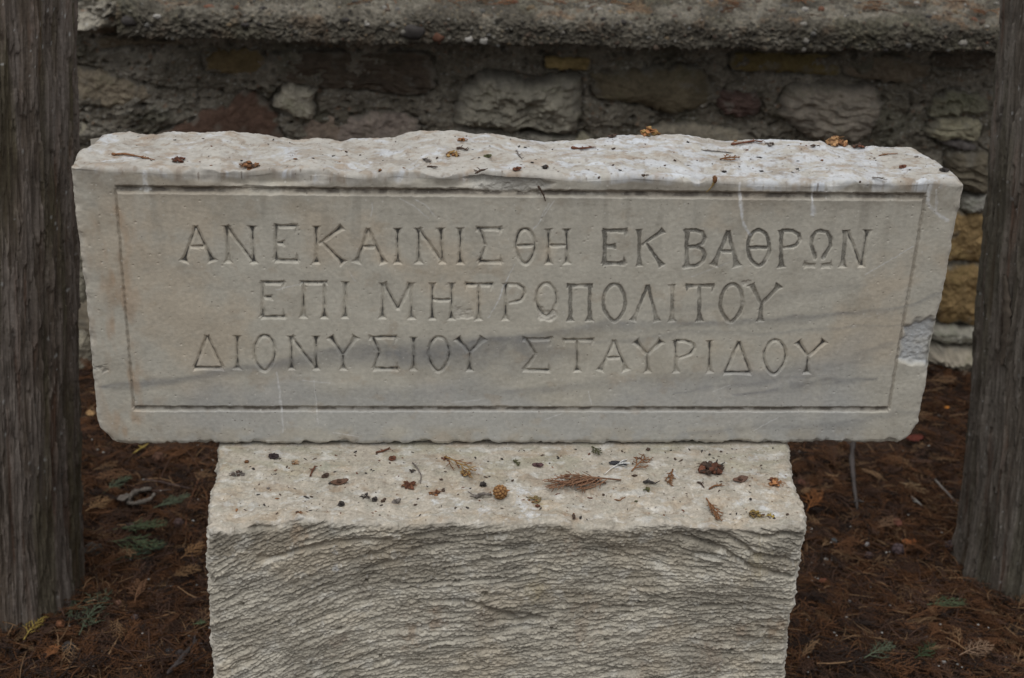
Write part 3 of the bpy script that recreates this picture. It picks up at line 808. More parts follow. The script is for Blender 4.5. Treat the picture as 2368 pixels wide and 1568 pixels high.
for k_, (a_, b_, r_, c_) in enumerate([(945, 1122, .020, [.22, .13, .07]), (1010, 1138, .018, [.24, .14, .08]), (1640, 1092, .030, [.20, .14, .10]), (1794, 1120, .022, [.27, .17, .10]), (1236, 1158, .020, [.27, .22, .12]), (785, 1118, .018, [.22, .16, .12]), (1350, 1126, .030, [.28, .21, .15]), (1710, 1114, .018, [.24, .17, .12]), (855, 1155, .018, [.2, .17, .14]), (560, 1095, .020, [.27, .25, .21]), (760, 1085, .024, [.25, .25, .20]), (1120, 1135, .020, [.24, .19, .15]), (1480, 1080, .016, [.26, .2, .15]), (690, 1185, .018, [.3, .2, .12]), (1750, 1190, .020, [.27, .22, .12]), (1325, 1195, .014, [.22, .15, .1])]):
    pq3 = on_surface(a_, b_, block_top, BZT)
    dq = np.hypot(x - pq3[0], y - pq3[1] - (z - pq3[2])*.6) + .8*r_*fbm2(x*70, y*70 - z*70, 4, 280 + k_, .65)
    C = mixc(C, c_, sstep(r_, -r_*.2, dq)*.7*np.clip(tw + .6*fw, 0, 1))
def splat(px, py, r, s=.8, colr=(.56, .58, .60)):
    global C
    p = on_surface(px, py, block_top, BZT)
    d = np.hypot(x - p[0], (y - p[1])*1.0 + (z - p[2])*.7) + .75*r*fbm2(x*150, y*150 - z*150, 4, int(px), .65)
    C = mixc(C, colr, sstep(r, r*.05, d)*s*.75)
for q in [(1205, 1135, .016), (1215, 1165, .020), (1008, 1160, .010), (1120, 1180, .014), (1225, 1190, .014), (1100, 1085, .012), (1765, 1178, .013), (1810, 1098, .012), (1795, 1190, .010), (1745, 1062, .010), (1425, 1080, .010), (1555, 1095, .012), (1060, 1165, .010), (705, 1150, .012), (1710, 1165, .006)]:
    splat(*q)
for q in [(772, 1255, .007), (770, 1235, .006), (640, 1050, .012)]:
    splat(q[0], q[1], q[2], .6)
C = mixc(C, [.26, .20, .14], tw*sstep(.3, .9, fbm2(x*22, y*30, 4, 273))*.6)
C = mixc(C, [.30, .285, .24], tw*sstep(.0, .8, fbm2(x*30, y*60, 5, 271, .65))*.6)
C = mixc(C, [.50, .49, .46], tw*sstep(.1, .8, fbm2(x*34, y*50, 5, 272, .65))*.6)
C = C*(1 + .13*nf[:, None] + .06*nm[:, None])
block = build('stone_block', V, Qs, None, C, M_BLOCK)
tag(block, 'squat pale stone block with a roughly tooled front, carrying the inscribed slab', 'stone block')

# ------------------------------------------------------------------ old wall behind: mortar, stones, bricks and a concrete coping
WY = 1.36
wall = empty('stone_wall', (0.1, WY, 0))
tag(wall, 'old rubble wall of stone, brick and grey mortar under a pebbly concrete coping', 'stone wall', kind='thing')
def P2W(pts):
    a = np.asarray(pts, float); p = atY(a[:, 0], a[:, 1], WY)
    return np.stack([p[:, 0], p[:, 2]], -1)
def k1(*q): return [(.34166*x, .34166*y) for x, y in q]
def k2(*q): return [(751.3 + .34166*x, .34166*y) for x, y in q]
def k3(*q): return [(1558.0 + .34166*x, .34166*y) for x, y in q]
def k6(*q): return [(1558.0 + .34166*x, 520.1 + .34166*y) for x, y in q]
COP_Y = 1.215
CB = atY(1180, 106, COP_Y)[2]                       # underside of the coping
COPX0 = atY(283, 60, COP_Y)[0]
STONES = [
    ('stone', k1((500, -40), (690, -40), (740, 10), (690, 60), (560, 75), (500, 40)), .012, (.20, .17, .115), 'pit', None),
    ('stone', k1((640, 250), (760, 232), (900, 235), (1100, 262), (1300, 268), (1310, 290), (1000, 288), (840, 300), (700, 322), (655, 315)), .016, (.16, .125, .08), 'layer', 'flat brown stone wedged under the coping'),
    ('stone', k1((480, 450), (600, 452), (720, 490), (860, 520), (960, 552), (1020, 590), (1030, 640), (980, 690), (880, 718), (720, 715), (600, 700), (480, 690)), .022, (.235, .19, .13), 'pit', 'rounded ochre brown stone'),
    ('stone', k1((480, 820), (580, 832), (660, 850), (730, 890), (700, 960), (480, 960)), .012, (.27, .24, .18), 'pit', None),
    ('stone', k1((1030, 930), (1180, 850), (1300, 815), (1350, 748), (1440, 730), (1540, 712), (1600, 640), (1660, 598), (1720, 628), (1800, 690), (1870, 770), (1885, 850), (1875, 960), (1030, 1000)), .020, (.115, .062, .042), 'smooth', 'smooth red brown triangular stone'),
    ('stone', k1((1832, 695), (1868, 640), (1905, 585), (1960, 553), (2030, 575), (2085, 590), (2142, 588), (2125, 680), (2140, 740), (2120, 785), (2060, 788), (1980, 765), (1900, 720)), .040, (.33, .30, .23), 'pit', 'small pale broken stone standing proud'),
    ('brick', k1((1378, 335), (1560, 328), (1740, 335), (1790, 400), (1785, 500), (1600, 505), (1420, 480), (1375, 440)), .006, (.13, .09, .035), 'smooth', 'ochre brick'),
    ('stone', [(630, 124), (800, 116), (960, 118), (1002, 140), (1006, 190), (985, 214), (930, 218), (860, 206), (780, 204), (660, 190), (632, 160)], .012, (.09, .066, .046), 'layer', 'long dark brown stone'),
    ('stone', k1((2040, 860), (2100, 800), (2200, 772), (2260, 800), (2290, 850), (2370, 840), (2380, 960), (2040, 990)), .014, (.25, .185, .14), 'pit', None),
    ('stone', k2((60, 900), (110, 830), (270, 760), (430, 755), (560, 768), (620, 810), (640, 900), (560, 960), (60, 970)), .020, (.24, .19, .16), 'pit', 'pinkish grey flat stone'),
    ('stone', k2((862, 740), (880, 680), (920, 600), (985, 530), (1060, 492), (1250, 500), (1400, 540), (1560, 500), (1720, 510), (1738, 640), (1730, 780), (1690, 870), (1560, 885), (1400, 850), (1240, 860), (1100, 840), (960, 830), (870, 800)), .060, (.245, .225, .175), 'craggy', 'big craggy pale grey stone'),
    ('stone', k2((860, 850), (1000, 845), (1200, 868), (1420, 880), (1600, 900), (1700, 930), (1690, 1010), (860, 1000)), .030, (.26, .24, .20), 'craggy', None),
    ('brick', k2((1500, 385), (1640, 378), (1780, 385), (1785, 465), (1640, 470), (1500, 455)), .016, (.24, .165, .05), 'smooth', 'yellow brick'),
    ('stone', [(1368, 170), (1420, 160), (1530, 150), (1610, 155), (1652, 200), (1640, 230), (1590, 256), (1545, 262), (1500, 245), (1440, 232), (1376, 222)], .034, (.125, .10, .058), 'smooth', 'dark ochre rounded stone'),
    ('stone', k3((275, 660), (300, 605), (350, 592), (450, 605), (520, 610), (575, 650), (582, 710), (545, 762), (440, 775), (330, 755), (290, 715)), .040, (.105, .060, .050), 'layer', 'dark red stone'),
    ('brick', k3((400, 360), (640, 350), (900, 362), (1100, 380), (1112, 500), (1000, 505), (700, 480), (400, 470)), .012, (.145, .105, .030), 'smooth', 'long yellow brick'),
    ('stone', k3((690, 740), (720, 640), (800, 560), (960, 550), (1160, 560), (1330, 575), (1390, 640), (1405, 740), (1350, 830), (1290, 900), (1200, 950), (1000, 950), (860, 890), (780, 830)), .050, (.235, .20, .158), 'layer', 'pinkish layered stone'),
    ('stone', [(1495, 320), (1505, 292), (1560, 284), (1640, 288), (1700, 296), (1740, 318), (1765, 345), (1500, 345)], .022, (.26, .225, .165), 'smooth', 'flat tan stone'),
    ('stone', k2((1690, 945), (1725, 880), (1770, 905), (1810, 945), (1760, 1000), (1690, 1000)), .014, (.31, .28, .19), 'smooth', 'small pale wedge stone'),
    ('stone', k3((1690, 880), (1760, 800), (1900, 780), (2050, 800), (2080, 880), (2030, 940), (1900, 925), (1760, 930)), .034, (.27, .245, .16), 'layer', None),
    ('stone', k3((1720, 740), (1780, 640), (1920, 610), (2080, 640), (2130, 720), (2060, 780), (1900, 770), (1760, 790)), .020, (.19, .18, .12), 'craggy', None),
    ('stone', k3((1130, 400), (1350, 370), (1600, 400), (1730, 440), (1700, 520), (1600, 560), (1400, 540), (1220, 520), (1140, 480)), .014, (.16, .125, .085), 'pit', None),
    ('stone', k3((1440, 640), (1570, 610), (1590, 700), (1540, 790), (1440, 800)), .014, (.17, .15, .11), 'craggy', None),
    ('stone', k3((1750, 370), (1960, 350), (2200, 360), (2260, 440), (2000, 460), (1750, 440)), .010, (.10, .08, .06), 'pit', None),
    ('stone', k3((1770, 940), (1830, 920), (1960, 930), (2040, 990), (1990, 1015), (1850, 985)), .026, (.12, .105, .10), 'smooth', 'small dark grey stone'),
    ('stone', k3((1830, 1030), (1960, 1010), (2110, 1030), (2130, 1180), (2100, 1300), (1960, 1270), (1850, 1200)), .040, (.145, .12, .08), 'layer', None),
    ('stone', k3((1930, 1330), (1990, 1310), (2120, 1310), (2130, 1410), (1940, 1420)), .030, (.26, .25, .22), 'pit', None),
    ('brick', [(2168, 490), (2215, 486), (2290, 490), (2290, 596), (2210, 600), (2166, 596)], .030, (.25, .155, .05), 'pit', 'ochre yellow brick with a worn face'),
    ('brick', [(2160, 606), (2210, 604), (2285, 608), (2285, 738), (2215, 744), (2165, 740), (2150, 680)], .034, (.22, .135, .042), 'pit', None),
    ('stone', [(2140, 752), (2190, 746), (2270, 750), (2270, 776), (2200, 782), (2145, 776)], .050, (.24, .23, .19), 'pit', None),
    ('stone', [(2120, 800), (2160, 785), (2215, 788), (2262, 800), (2268, 842), (2190, 850), (2125, 846)], .090, (.27, .235, .18), 'craggy', 'pale footing stone at the base'),
    ('stone', [(150, 520), (192, 525), (205, 600), (200, 700), (150, 690)], .020, (.22, .20, .15), 'pit', None),
    ('stone', [(150, 760), (200, 752), (222, 800), (224, 850), (150, 850)], .050, (.26, .23, .17), 'pit', None),
]
rngw = np.random.RandomState(5)
base_stones = []
for row, (zc, hh) in enumerate([(.10, .075), (.265, .07), (.42, .055)]):
    xx_ = -1.5 + .11*row
    while xx_ < 1.9:
        w_ = rngw.uniform(.09, .16)
        if xx_ + w_ < .98 or xx_ - w_*0 > 1.22:
            n_ = 9; an = np.sort(rngw.uniform(0, 6.28, n_)); an = np.linspace(0, 6.28, n_, endpoint=False) + rngw.uniform(-.2, .2, n_)
            e_ = 1/np.maximum(np.abs(np.cos(an)), np.abs(np.sin(an)))**.6
            base_stones.append(np.stack([xx_ + w_ + np.cos(an)*e_*w_*rngw.uniform(.8, .98, n_), zc + np.sin(an)*e_*hh*rngw.uniform(.8, 1., n_)], -1))
        xx_ += 2*w_ + .03

def smooth_outline(P, n):
    P = np.asarray(P, float); m = len(P)
    t = np.linspace(0, m, n, endpoint=False); i = t.astype(int); f = (t - i)[:, None]
    p0, p1, p2, p3 = P[(i - 1) % m], P[i], P[(i + 1) % m], P[(i + 2) % m]
    cr = .5*(2*p1 + (p2 - p0)*f + (2*p0 - 5*p1 + 4*p2 - p3)*f*f + (3*p1 - p0 - 3*p2 + p3)*f**3)
    ln = p1 + (p2 - p1)*f
    return .7*cr + .3*ln

def make_stone(kind, poly, h, colr, style, label, seed, na=180, nr=42):
    O = smooth_outline(poly, na)
    c = O.mean(0)
    O = O + (.007*fbm2(O[:, 0]*45, O[:, 1]*45, 4, seed))[:, None]*(O - c)/np.maximum(np.linalg.norm(O - c, axis=1, keepdims=True), 1e-6)
    rho = np.concatenate([np.linspace(0, 1, nr)**.85, [1.0]])
    R, A = np.meshgrid(rho, np.arange(na), indexing='ij')
    px = c[0] + (O[A, 0] - c[0])*R; pz = c[1] + (O[A, 1] - c[1])*R
    h = h*.82
    q = {'smooth': 2.6, 'pit': 4., 'layer': 5., 'craggy': 6.}[style]
    hh = h*(1 - R**q)**.6
    env = 1 - R**6
    if style == 'smooth': dn = .004*fbm2(px*12, pz*12, 3, seed) + .0012*fbm2(px*90, pz*90, 3, seed + 3)
    elif style == 'pit': dn = .006*fbm2(px*16, pz*16, 3, seed) + .0028*fbm2(px*75, pz*75, 4, seed + 3)
    elif style == 'layer': dn = .006*fbm2(px*12, (pz + .15*px)*55 + 1.2*vn2(px*14, pz*14, seed), 3, seed) + .004*fbm2(px*40, pz*90, 4, seed + 3, .6)
    else: dn = .020*fbm2(px*14, pz*20, 4, seed, .6) + .006*fbm2(px*70, pz*80, 3, seed + 3)
    y = WY - .004 - hh - dn*env
    y[-1] = WY + .03
    if style in ('craggy', 'layer'): y = np.minimum(y, WY + .03)
    V = np.stack([px, y, pz], -1).reshape(-1, 3)
    nR = len(rho); i_ = np.arange(nR*na).reshape(nR, na)
    a0 = i_[:-1]; a1 = i_[1:]; b0 = np.roll(a0, -1, 1); b1 = np.roll(a1, -1, 1)
    Q = np.stack([a0, a1, b1, b0], -1).reshape(-1, 4)
    n1 = fbm2(px*14, pz*18, 4, seed + 11).ravel(); n2 = fbm2(px*70, pz*80, 3, seed + 12).ravel()
    C = np.tile(np.array(colr), (len(V), 1))*np.clip(1.08 + .22*n1 + .20*n2, .4, 1.8)[:, None]
    C = mixc(C, np.array(colr)*[.55, .60, .5], sstep(.35, 1., n1 + .5*n2)*.5)
    C = mixc(C, [.21, .195, .165], sstep(.5, 1.1, fbm2(px*25, pz*25, 3, seed + 13).ravel())*.45)
    C = mixc(C, [.19, .175, .145], sstep(.86, 1.04, R.ravel() + .14*fbm2(px*30, pz*30, 3, seed + 14).ravel())*.7)
    o = build(kind, V - np.array([.1, WY, 0]), Q, None, C, M_STONE, wall)
    if label: o['label'] = label
    return o
for i, (kind, poly, h, colr, style, label) in enumerate(STONES):
    make_stone(kind, P2W(poly), h, (np.array(colr)*.72 + .28*np.array(colr).mean()*np.array([1.08, 1., .84]))*1.16, style, label, 300 + 20*i)
for i, poly in enumerate(base_stones):
    tone = rngw.uniform(.14, .26)
    make_stone('stone', poly, rngw.uniform(.012, .035), np.array([tone, tone*.85, tone*.63]), ['pit', 'layer', 'smooth'][i % 3], None, 1500 + 20*i, 90, 18)

# mortar face
mx = np.concatenate([np.linspace(-4, -1.15, 60)[:-1], np.linspace(-1.15, 1.55, 1080), np.linspace(1.55, 5, 70)[1:]])
mz = np.concatenate([np.linspace(-.15, .40, 60)[:-1], np.linspace(.40, CB + .06, 300)])
X, Z = np.meshgrid(mx, mz, indexing='ij')
lump = sstep(COPX0 + .05, COPX0 - .03, X)*sstep(CB - .03, CB + .01, Z)
Yd = .007*fbm2(X*8, Z*10, 2, 401) + .0032*fbm2(X*34, Z*38, 3, 402) + .0030*fbm2(X*110, Z*120, 4, 403, .6)
# ragged ledges where mortar has flaked off
led = fbm2(X*7, Z*12, 4, 404)
Yd = Yd + .010*sstep(.02, .10, led) - .012*sstep(.30, .34, np.abs(led))*0
hole = np.clip(vn2(X*60, Z*75, 405) - .5, 0, 1)*.020
crack = np.zeros(X.shape); near = np.zeros(X.shape)
for kind_, poly_, h_, c_, st_, l_ in STONES:
    O_ = smooth_outline(P2W(poly_), 60)
    m_ = (X > O_[:, 0].min() - .03) & (X < O_[:, 0].max() + .03) & (Z > O_[:, 1].min() - .03) & (Z < O_[:, 1].max() + .03)
    if not m_.any(): continue
    d_ = poly_sd(X[m_], Z[m_], O_)
    crack[m_] = np.maximum(crack[m_], np.exp(-((d_ - .002)/.0045)**2)); near[m_] = np.maximum(near[m_], sstep(.03, .0, d_))
crack *= sstep(-.25, .3, fbm2(X*11, Z*13, 3, 408))
Ym = WY - Yd + hole + .010*crack
p1 = P2W([(180, 160)])[0]
mort_hi = np.exp(-(((X - (-.98))/.30)**2)) * sstep(.52, .62, Z)
Ym = Ym - .018*mort_hi - .075*lump*(.8 + .3*fbm2(X*12, Z*14, 3, 406))
t = fbm2(X*10, Z*12, 4, 411); tf = fbm2(X*90, Z*90, 3, 412)
C = mixc(np.tile([.155, .137, .106], (X.size, 1)), [.232, .208, .166], sstep(-.5, .7, t).ravel())
C = mixc(C, [.05, .045, .036], crack.ravel()*.42)
C = mixc(C, [.31, .285, .238], (mort_hi*1.25 + lump*.0).ravel()*.7*sstep(-.6, .4, t).ravel())
C = mixc(C, [.105, .105, .072], sstep(.2, .8, fbm2(X*6, Z*9, 4, 413)).ravel()*.45)
C = mixc(C, [.09, .085, .075], sstep(.62, .9, vn2(X*120, Z*120, 414)).ravel()*.6)
C = mixc(C, [.38, .37, .34], sstep(.72, .95, vn2(X*150, Z*150, 415)).ravel()*.6)
C = mixc(C, [.22, .14, .09], sstep(.80, .97, vn2(X*80, Z*80, 416)).ravel()*.6)
C = C*(1 + .2*tf.ravel())[:, None]
i_ = np.arange(X.size).reshape(X.shape)
Q = np.stack([i_[:-1, :-1], i_[1:, :-1], i_[1:, 1:], i_[:-1, 1:]], -1).reshape(-1, 4)
build('mortar', np.stack([X - .1, Ym - WY, Z], -1).reshape(-1, 3), Q, None, C, M_MORTAR, wall)

# coping: pebbly concrete cap with a rounded nose
CT = atY(1180, 40, COP_Y)[2]
th = CT - CB
ang = np.linspace(0, math.pi/2, 46)
rn = .026
path = [(WY + .02 - s_, CB) for s_ in np.linspace(0, WY + .02 - COP_Y - .008, 44)]
path += [(COP_Y + .008 - .008*math.sin(a_), CB + .008 - .008*math.cos(a_)) for a_ in np.linspace(0, math.pi/2, 10)[1:]]
path += [(COP_Y, z_) for z_ in np.linspace(CB + .008, CT - rn, 26)[1:]]
path += [(COP_Y + rn - rn*math.cos(a_), CT - rn + rn*math.sin(a_)) for a_ in ang[1::2]]
path += [(y_, CT + .05*(y_ - COP_Y - rn)) for y_ in np.linspace(COP_Y + rn, COP_Y + .34, 170)[1:]]
path += [(y_, CT + .05*.3) for y_ in np.linspace(COP_Y + .36, COP_Y + .62, 8)]
path = np.array(path)
tg = np.gradient(path, axis=0); nrm = np.stack([-tg[:, 1], tg[:, 0]], -1); nrm /= np.linalg.norm(nrm, axis=1, keepdims=True)
cx = np.concatenate([np.linspace(COPX0 - .02, 1.55, 1150), np.linspace(1.56, 5, 60)])
X = np.repeat(cx[:, None], len(path), 1)
Yp = np.repeat(path[None, :, 0], len(cx), 0); Zp = np.repeat(path[None, :, 1], len(cx), 0)
dn = .006*fbm3(X*6, Yp*8, Zp*8, 3, 421) + .0030*fbm3(X*28, Yp*28, Zp*28, 3, 422) + .0026*fbm3(X*80, Yp*80, Zp*80, 3, 423) + .0022*fbm3(X*190, Yp*190, Zp*190, 2, 426)
wd1, wdg, wid = worley3(X*85, Yp*85, Zp*85, 424)
peb = sstep(.42, .12, wd1)*(wid < .5)
dn = dn + peb*.0035
hol = np.clip(vn3(X*75, Yp*75, Zp*75, 425) - .45, 0, 1)
dn = dn - hol*.009
fadeL = sstep(COPX0 - .02, COPX0 + .10, X)
Yc = Yp + nrm[None, :, 0]*dn + (1 - fadeL)*.045*sstep(WY + .05, WY - .12, Yp)
Zc = Zp + nrm[None, :, 1]*dn - (1 - fadeL)*.010*sstep(CB + .05, CB, Zp)
t = fbm3(X*11, Yp*11, Zp*11, 3, 431)
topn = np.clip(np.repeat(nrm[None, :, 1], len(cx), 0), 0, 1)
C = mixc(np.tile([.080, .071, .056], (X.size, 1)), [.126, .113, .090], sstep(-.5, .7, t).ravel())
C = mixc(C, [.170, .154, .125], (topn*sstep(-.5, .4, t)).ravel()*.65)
C = mixc(C, [.085, .08, .052], sstep(.3, 1., fbm3(X*7, Yp*7, Zp*7, 3, 432)).ravel()*.4)
C = mixc(C, [.135, .085, .050], sstep(.25, .8, fbm3(X*13, Yp*13, Zp*13, 4, 435)).ravel()*(.25 + .4*topn.ravel()))
C = C*(1 + .35*fbm3(X*120, Yp*120, Zp*120, 3, 434).ravel()[:, None])
pc = (wid*4 - 1).ravel()
pcol = np.where((pc > .35)[:, None], [.20, .165, .115], np.where((pc < -.45)[:, None], [.05, .045, .042], np.where((pc > .0)[:, None], [.12, .085, .062], [.155, .148, .13])))
C = mixc(C, pcol, peb.ravel()*.75)
C = mixc(C, [.06, .056, .048], sstep(.05, .3, hol).ravel()*.6)
i_ = np.arange(X.size).reshape(X.shape)
Q = np.stack([i_[:-1, :-1], i_[:-1, 1:], i_[1:, 1:], i_[1:, :-1]], -1).reshape(-1, 4)[:, ::-1]
Vc = np.stack([X - .1, Yc - WY, Zc], -1).reshape(-1, 3)
rp_ = np.random.RandomState(77)
uu = np.linspace(0, 2*math.pi, 12, endpoint=False); vv_ = np.linspace(.05, math.pi - .05, 8)
UU, VV = np.meshgrid(uu, vv_, indexing='ij'); DD = np.stack([np.sin(VV)*np.cos(UU), np.sin(VV)*np.sin(UU), np.cos(VV)], -1).reshape(-1, 3)
ib = np.arange(96).reshape(12, 8); jb = np.roll(ib, -1, 0); QB = np.stack([ib[:, :-1], ib[:, 1:], jb[:, 1:], jb[:, :-1]], -1).reshape(-1, 4)
pv, pq_, pcs = [Vc], [Q], [C]; nb_ = len(Vc)
tones = np.array([[.05, .045, .042], [.10, .075, .058], [.17, .13, .085], [.22, .205, .18], [.30, .285, .26], [.12, .115, .105], [.15, .075, .05]])
iu = np.where((cx > COPX0 + .05) & (cx < 1.2))[0]
fixed = [(np.argmin(np.abs(cx - atY(955, 40, COP_Y)[0])), 68, .016, tones[0]), (np.argmin(np.abs(cx - atY(1085, 86, COP_Y)[0])), 56, .010, tones[4]), (np.argmin(np.abs(cx - atY(1015, 80, COP_Y)[0])), 58, .012, tones[6]), (np.argmin(np.abs(cx - atY(278, 20, COP_Y)[0])) + 6, 72, .014, tones[0])]
for k in range(420):
    if k < len(fixed): i0, j0, r0_, t0_ = fixed[k]
    else: i0 = rp_.choice(iu); j0 = rp_.randint(48, 200); r0_ = .0022 + .0055*rp_.rand()**3; t0_ = tones[rp_.choice(7, p=[.15, .2, .15, .15, .08, .2, .07])]
    c0 = Vc.reshape(X.shape + (3,))[i0, j0]
    e_ = DD*(1 + .25*vn3(DD[:, 0]*1.6 + k, DD[:, 1]*1.6, DD[:, 2]*1.6, 5)[:, None])*r0_*np.array([rp_.uniform(.8, 1.5), .8, rp_.uniform(.7, 1.1)])
    pv.append(c0 + e_); pq_.append(QB + nb_); pcs.append(np.repeat((t0_*rp_.uniform(.7, 1.2))[None], 96, 0)); nb_ += 96
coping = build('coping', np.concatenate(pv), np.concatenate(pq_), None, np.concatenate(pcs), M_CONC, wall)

# bank of earth behind the coping
tx = np.linspace(-30, 30, 61); ty = np.concatenate([[WY + .10], np.geomspace(.3, 40, 20) + WY])
X, Y = np.meshgrid(tx, ty, indexing='ij')
Z = CT - .06 + .03*fbm2(X*1.3, Y*1.3, 3, 441); Z[:, 0] = CT - .2
i_ = np.arange(X.size).reshape(X.shape)
Q = np.stack([i_[:-1, :-1], i_[1:, :-1], i_[1:, 1:], i_[:-1, 1:]], -1).reshape(-1, 4)
terr = build('terrain', np.stack([X, Y, Z], -1).reshape(-1, 3), Q, None, (.055, .045, .03), M_SOIL)
tag(terr, 'dark earth held up behind the coping of the wall', 'terrain', kind='structure')

# ------------------------------------------------------------------ the two cypress trunks
def trunk(name, key, lean, label, tones, seed, flip):
    t = TREES[key]; bx_, by_ = t['base']; R0 = t['r']
    root = empty('cypress_tree', (bx_, by_, 0)); tag(root, label, 'tree', 'cypress trunks flanking the slab')
    nth = 620
    zz_ = np.concatenate([np.linspace(-.10, 2.0, 760), np.linspace(2.02, 5.5, 60)])
    th_ = np.linspace(0, 2*math.pi, nth, endpoint=False)
    T, Zt = np.meshgrid(th_, zz_, indexing='ij')
    r = R0*(1 - .06*Zt/2) +   .012*np.exp(-np.maximum(Zt, 0)/.08)*(1 + .5*np.sin(3*T + seed))
    ux, uy = np.cos(T), np.sin(T)
    sw = .07*vn3(ux*1.5, uy*1.5, Zt*1.2, seed) + .012*vn3(ux*5, uy*5, Zt*7, seed + 20)                     # grain wanders round the stem
    ca, sa = np.cos(T + sw), np.sin(T + sw)
    g1 = fbm3(ca*6, sa*6, Zt*3.0, 3, seed + 1)
    g2 = fbm3(ca*24, sa*24, Zt*7, 4, seed + 2, .6)
    g3 = fbm3(ca*70, sa*70, Zt*14, 3, seed + 3, .65)
    rid = 1 - np.abs(vn3(ca*15, sa*15, Zt*5, seed + 4))*1.6
    rid2 = 1 - np.abs(vn3(ca*34, sa*34, Zt*10, seed + 5))*1.6
    d = .0035*g1 + .0018*g2 + .0016*g3 - .0014*np.clip(rid - .45, 0, 1) - .0014*np.clip(rid2 - .45, 0, 1)
    flake = fbm3(ca*10, sa*10, Zt*6, 4, seed + 6)
    d = d + .0034*sstep(.10, .16, flake) + .0016*sstep(.3, .34, fbm3(ca*18, sa*18, Zt*7, 3, seed + 21))
    if key == 'a':                                             # a healed branch knot facing the path
        kd = np.hypot((T - 4.62)*R0, (Zt - .93)*.8)
        d = d + .012*np.exp(-(kd/.045)**2) - .016*np.exp(-(kd/.016)**2)
    r = r + d
    x = r*ux + lean[0]*Zt; y = r*uy + lean[1]*Zt
    V = np.stack([x, y, Zt], -1).reshape(-1, 3)
    i_ = np.arange(T.size).reshape(T.shape); j_ = np.roll(i_, -1, 0)
    Q = np.stack([i_[:, :-1], j_[:, :-1], j_[:, 1:], i_[:, 1:]], -1).reshape(-1, 4)
    gry, brn, mos = tones
    C = mixc(np.tile(gry, (T.size, 1)), brn, sstep(-.35, .5, .6*g1 + .5*g2 + .25*vn3(ux*3, uy*3, Zt*2.2, seed + 7) + .35*flip*ux).ravel()*.75)
    C = mixc(C, np.array(brn)*[1.15, .72, .58], sstep(.25, .8, fbm3(ca*8, sa*8, Zt*3, 3, seed + 8)).ravel()*.55)
    C = mixc(C, np.array(gry)*1.12, sstep(.08, .2, flake).ravel()*.5)
    C = mixc(C, np.array(brn)*.55, np.exp(-((flake - .115)/.035)**2).ravel()*.55)
    C = mixc(C, np.array(gry)*1.25, sstep(.1, .8, g3 + .3*g2).ravel()*.45)
    C = mixc(C, mos, (sstep(-.1, .6, fbm3(ux*4, uy*4, Zt*2.0, 3, seed + 9)) * sstep(-.3, .5, ux*flip)).ravel()*.65)
    C = mixc(C, np.array(brn)*.5, (np.clip(rid - .45, 0, 1)*1.0 + np.clip(rid2 - .45, 0, 1)*.9).ravel()*.7)
    C = mixc(C, [.40, .40, .385], sstep(0, .5, spots2((T + .3*vn3(ux*9, uy*9, Zt*9, seed + 12)*.1)*R0*1.4, Zt*.7, 52, .17, .34, seed + 10)).ravel()*sstep(-.3, .3, vn3(ux*5, uy*5, Zt*4, seed + 11)).ravel()*.7)
    tr = build('trunk', V, Q, None, C, M_BARK, root)
    rq = np.random.RandomState(seed)
    for k in range(7):                                         # loose strips of bark
        th0 = rq.uniform(4.0, 6.1) if flip > 0 else rq.uniform(3.3, 5.4)
        z0 = rq.uniform(.05, .5) if k < 4 else rq.uniform(.5, 1.2); ln = rq.uniform(.10, .26); wd = rq.uniform(.004, .009)
        tt = np.linspace(0, 1, 26); ww = wd*(np.sin(math.pi*(.06 + .9*tt)))**.6*(1 + .25*rq.randn(26))
        zc = z0 + ln*tt; off = .004 + .010*tt**3*rq.uniform(.2, 1.)
        sv = []
        for j, q in enumerate((-1, -.4, .4, 1)):
            ta = th0 + .25*ln*np.sin(tt*4 + k)/R0*.1 + q*ww/R0
            rr_ = R0*(1 - .03*zc) + off + (.0022 if abs(q) < .5 else 0)
            sv.append(np.stack([rr_*np.cos(ta) + lean[0]*zc, rr_*np.sin(ta) + lean[1]*zc, zc], -1))
            sv.append(np.stack([(rr_ - .005)*np.cos(ta) + lean[0]*zc, (rr_ - .005)*np.sin(ta) + lean[1]*zc, zc], -1))
        ring = [0, 2, 4, 6, 7, 5, 3, 1]
        G = np.stack([sv[r_] for r_ in ring], 1)               # 26 x 8
        ii = np.arange(26*8).reshape(26, 8); jj = np.roll(ii, -1, 1)
        Qs_ = np.stack([ii[:-1], jj[:-1], jj[1:], ii[1:]], -1).reshape(-1, 4)
        build('bark_strip', G.reshape(-1, 3), Qs_, None, np.array(gry if k % 2 else brn)*rq.uniform(.85, 1.25, (208, 1)), M_BARK, root)
    return root, tr, r
tA, trA, rA = trunk('cypress_tree', 'a', (.085, .0), 'cypress trunk left of the slab, brown fibrous bark with greenish right side', ([.185, .158, .138], [.095, .072, .053], [.075, .065, .034]), 501, 1)
tB, trB, rB = trunk('cypress_tree', 'b', (-.112, .0), 'grey cypress trunk at the right edge beyond the slab, furrowed weathered bark', ([.178, .158, .136], [.105, .086, .068], [.080, .073, .050]), 601, -1)

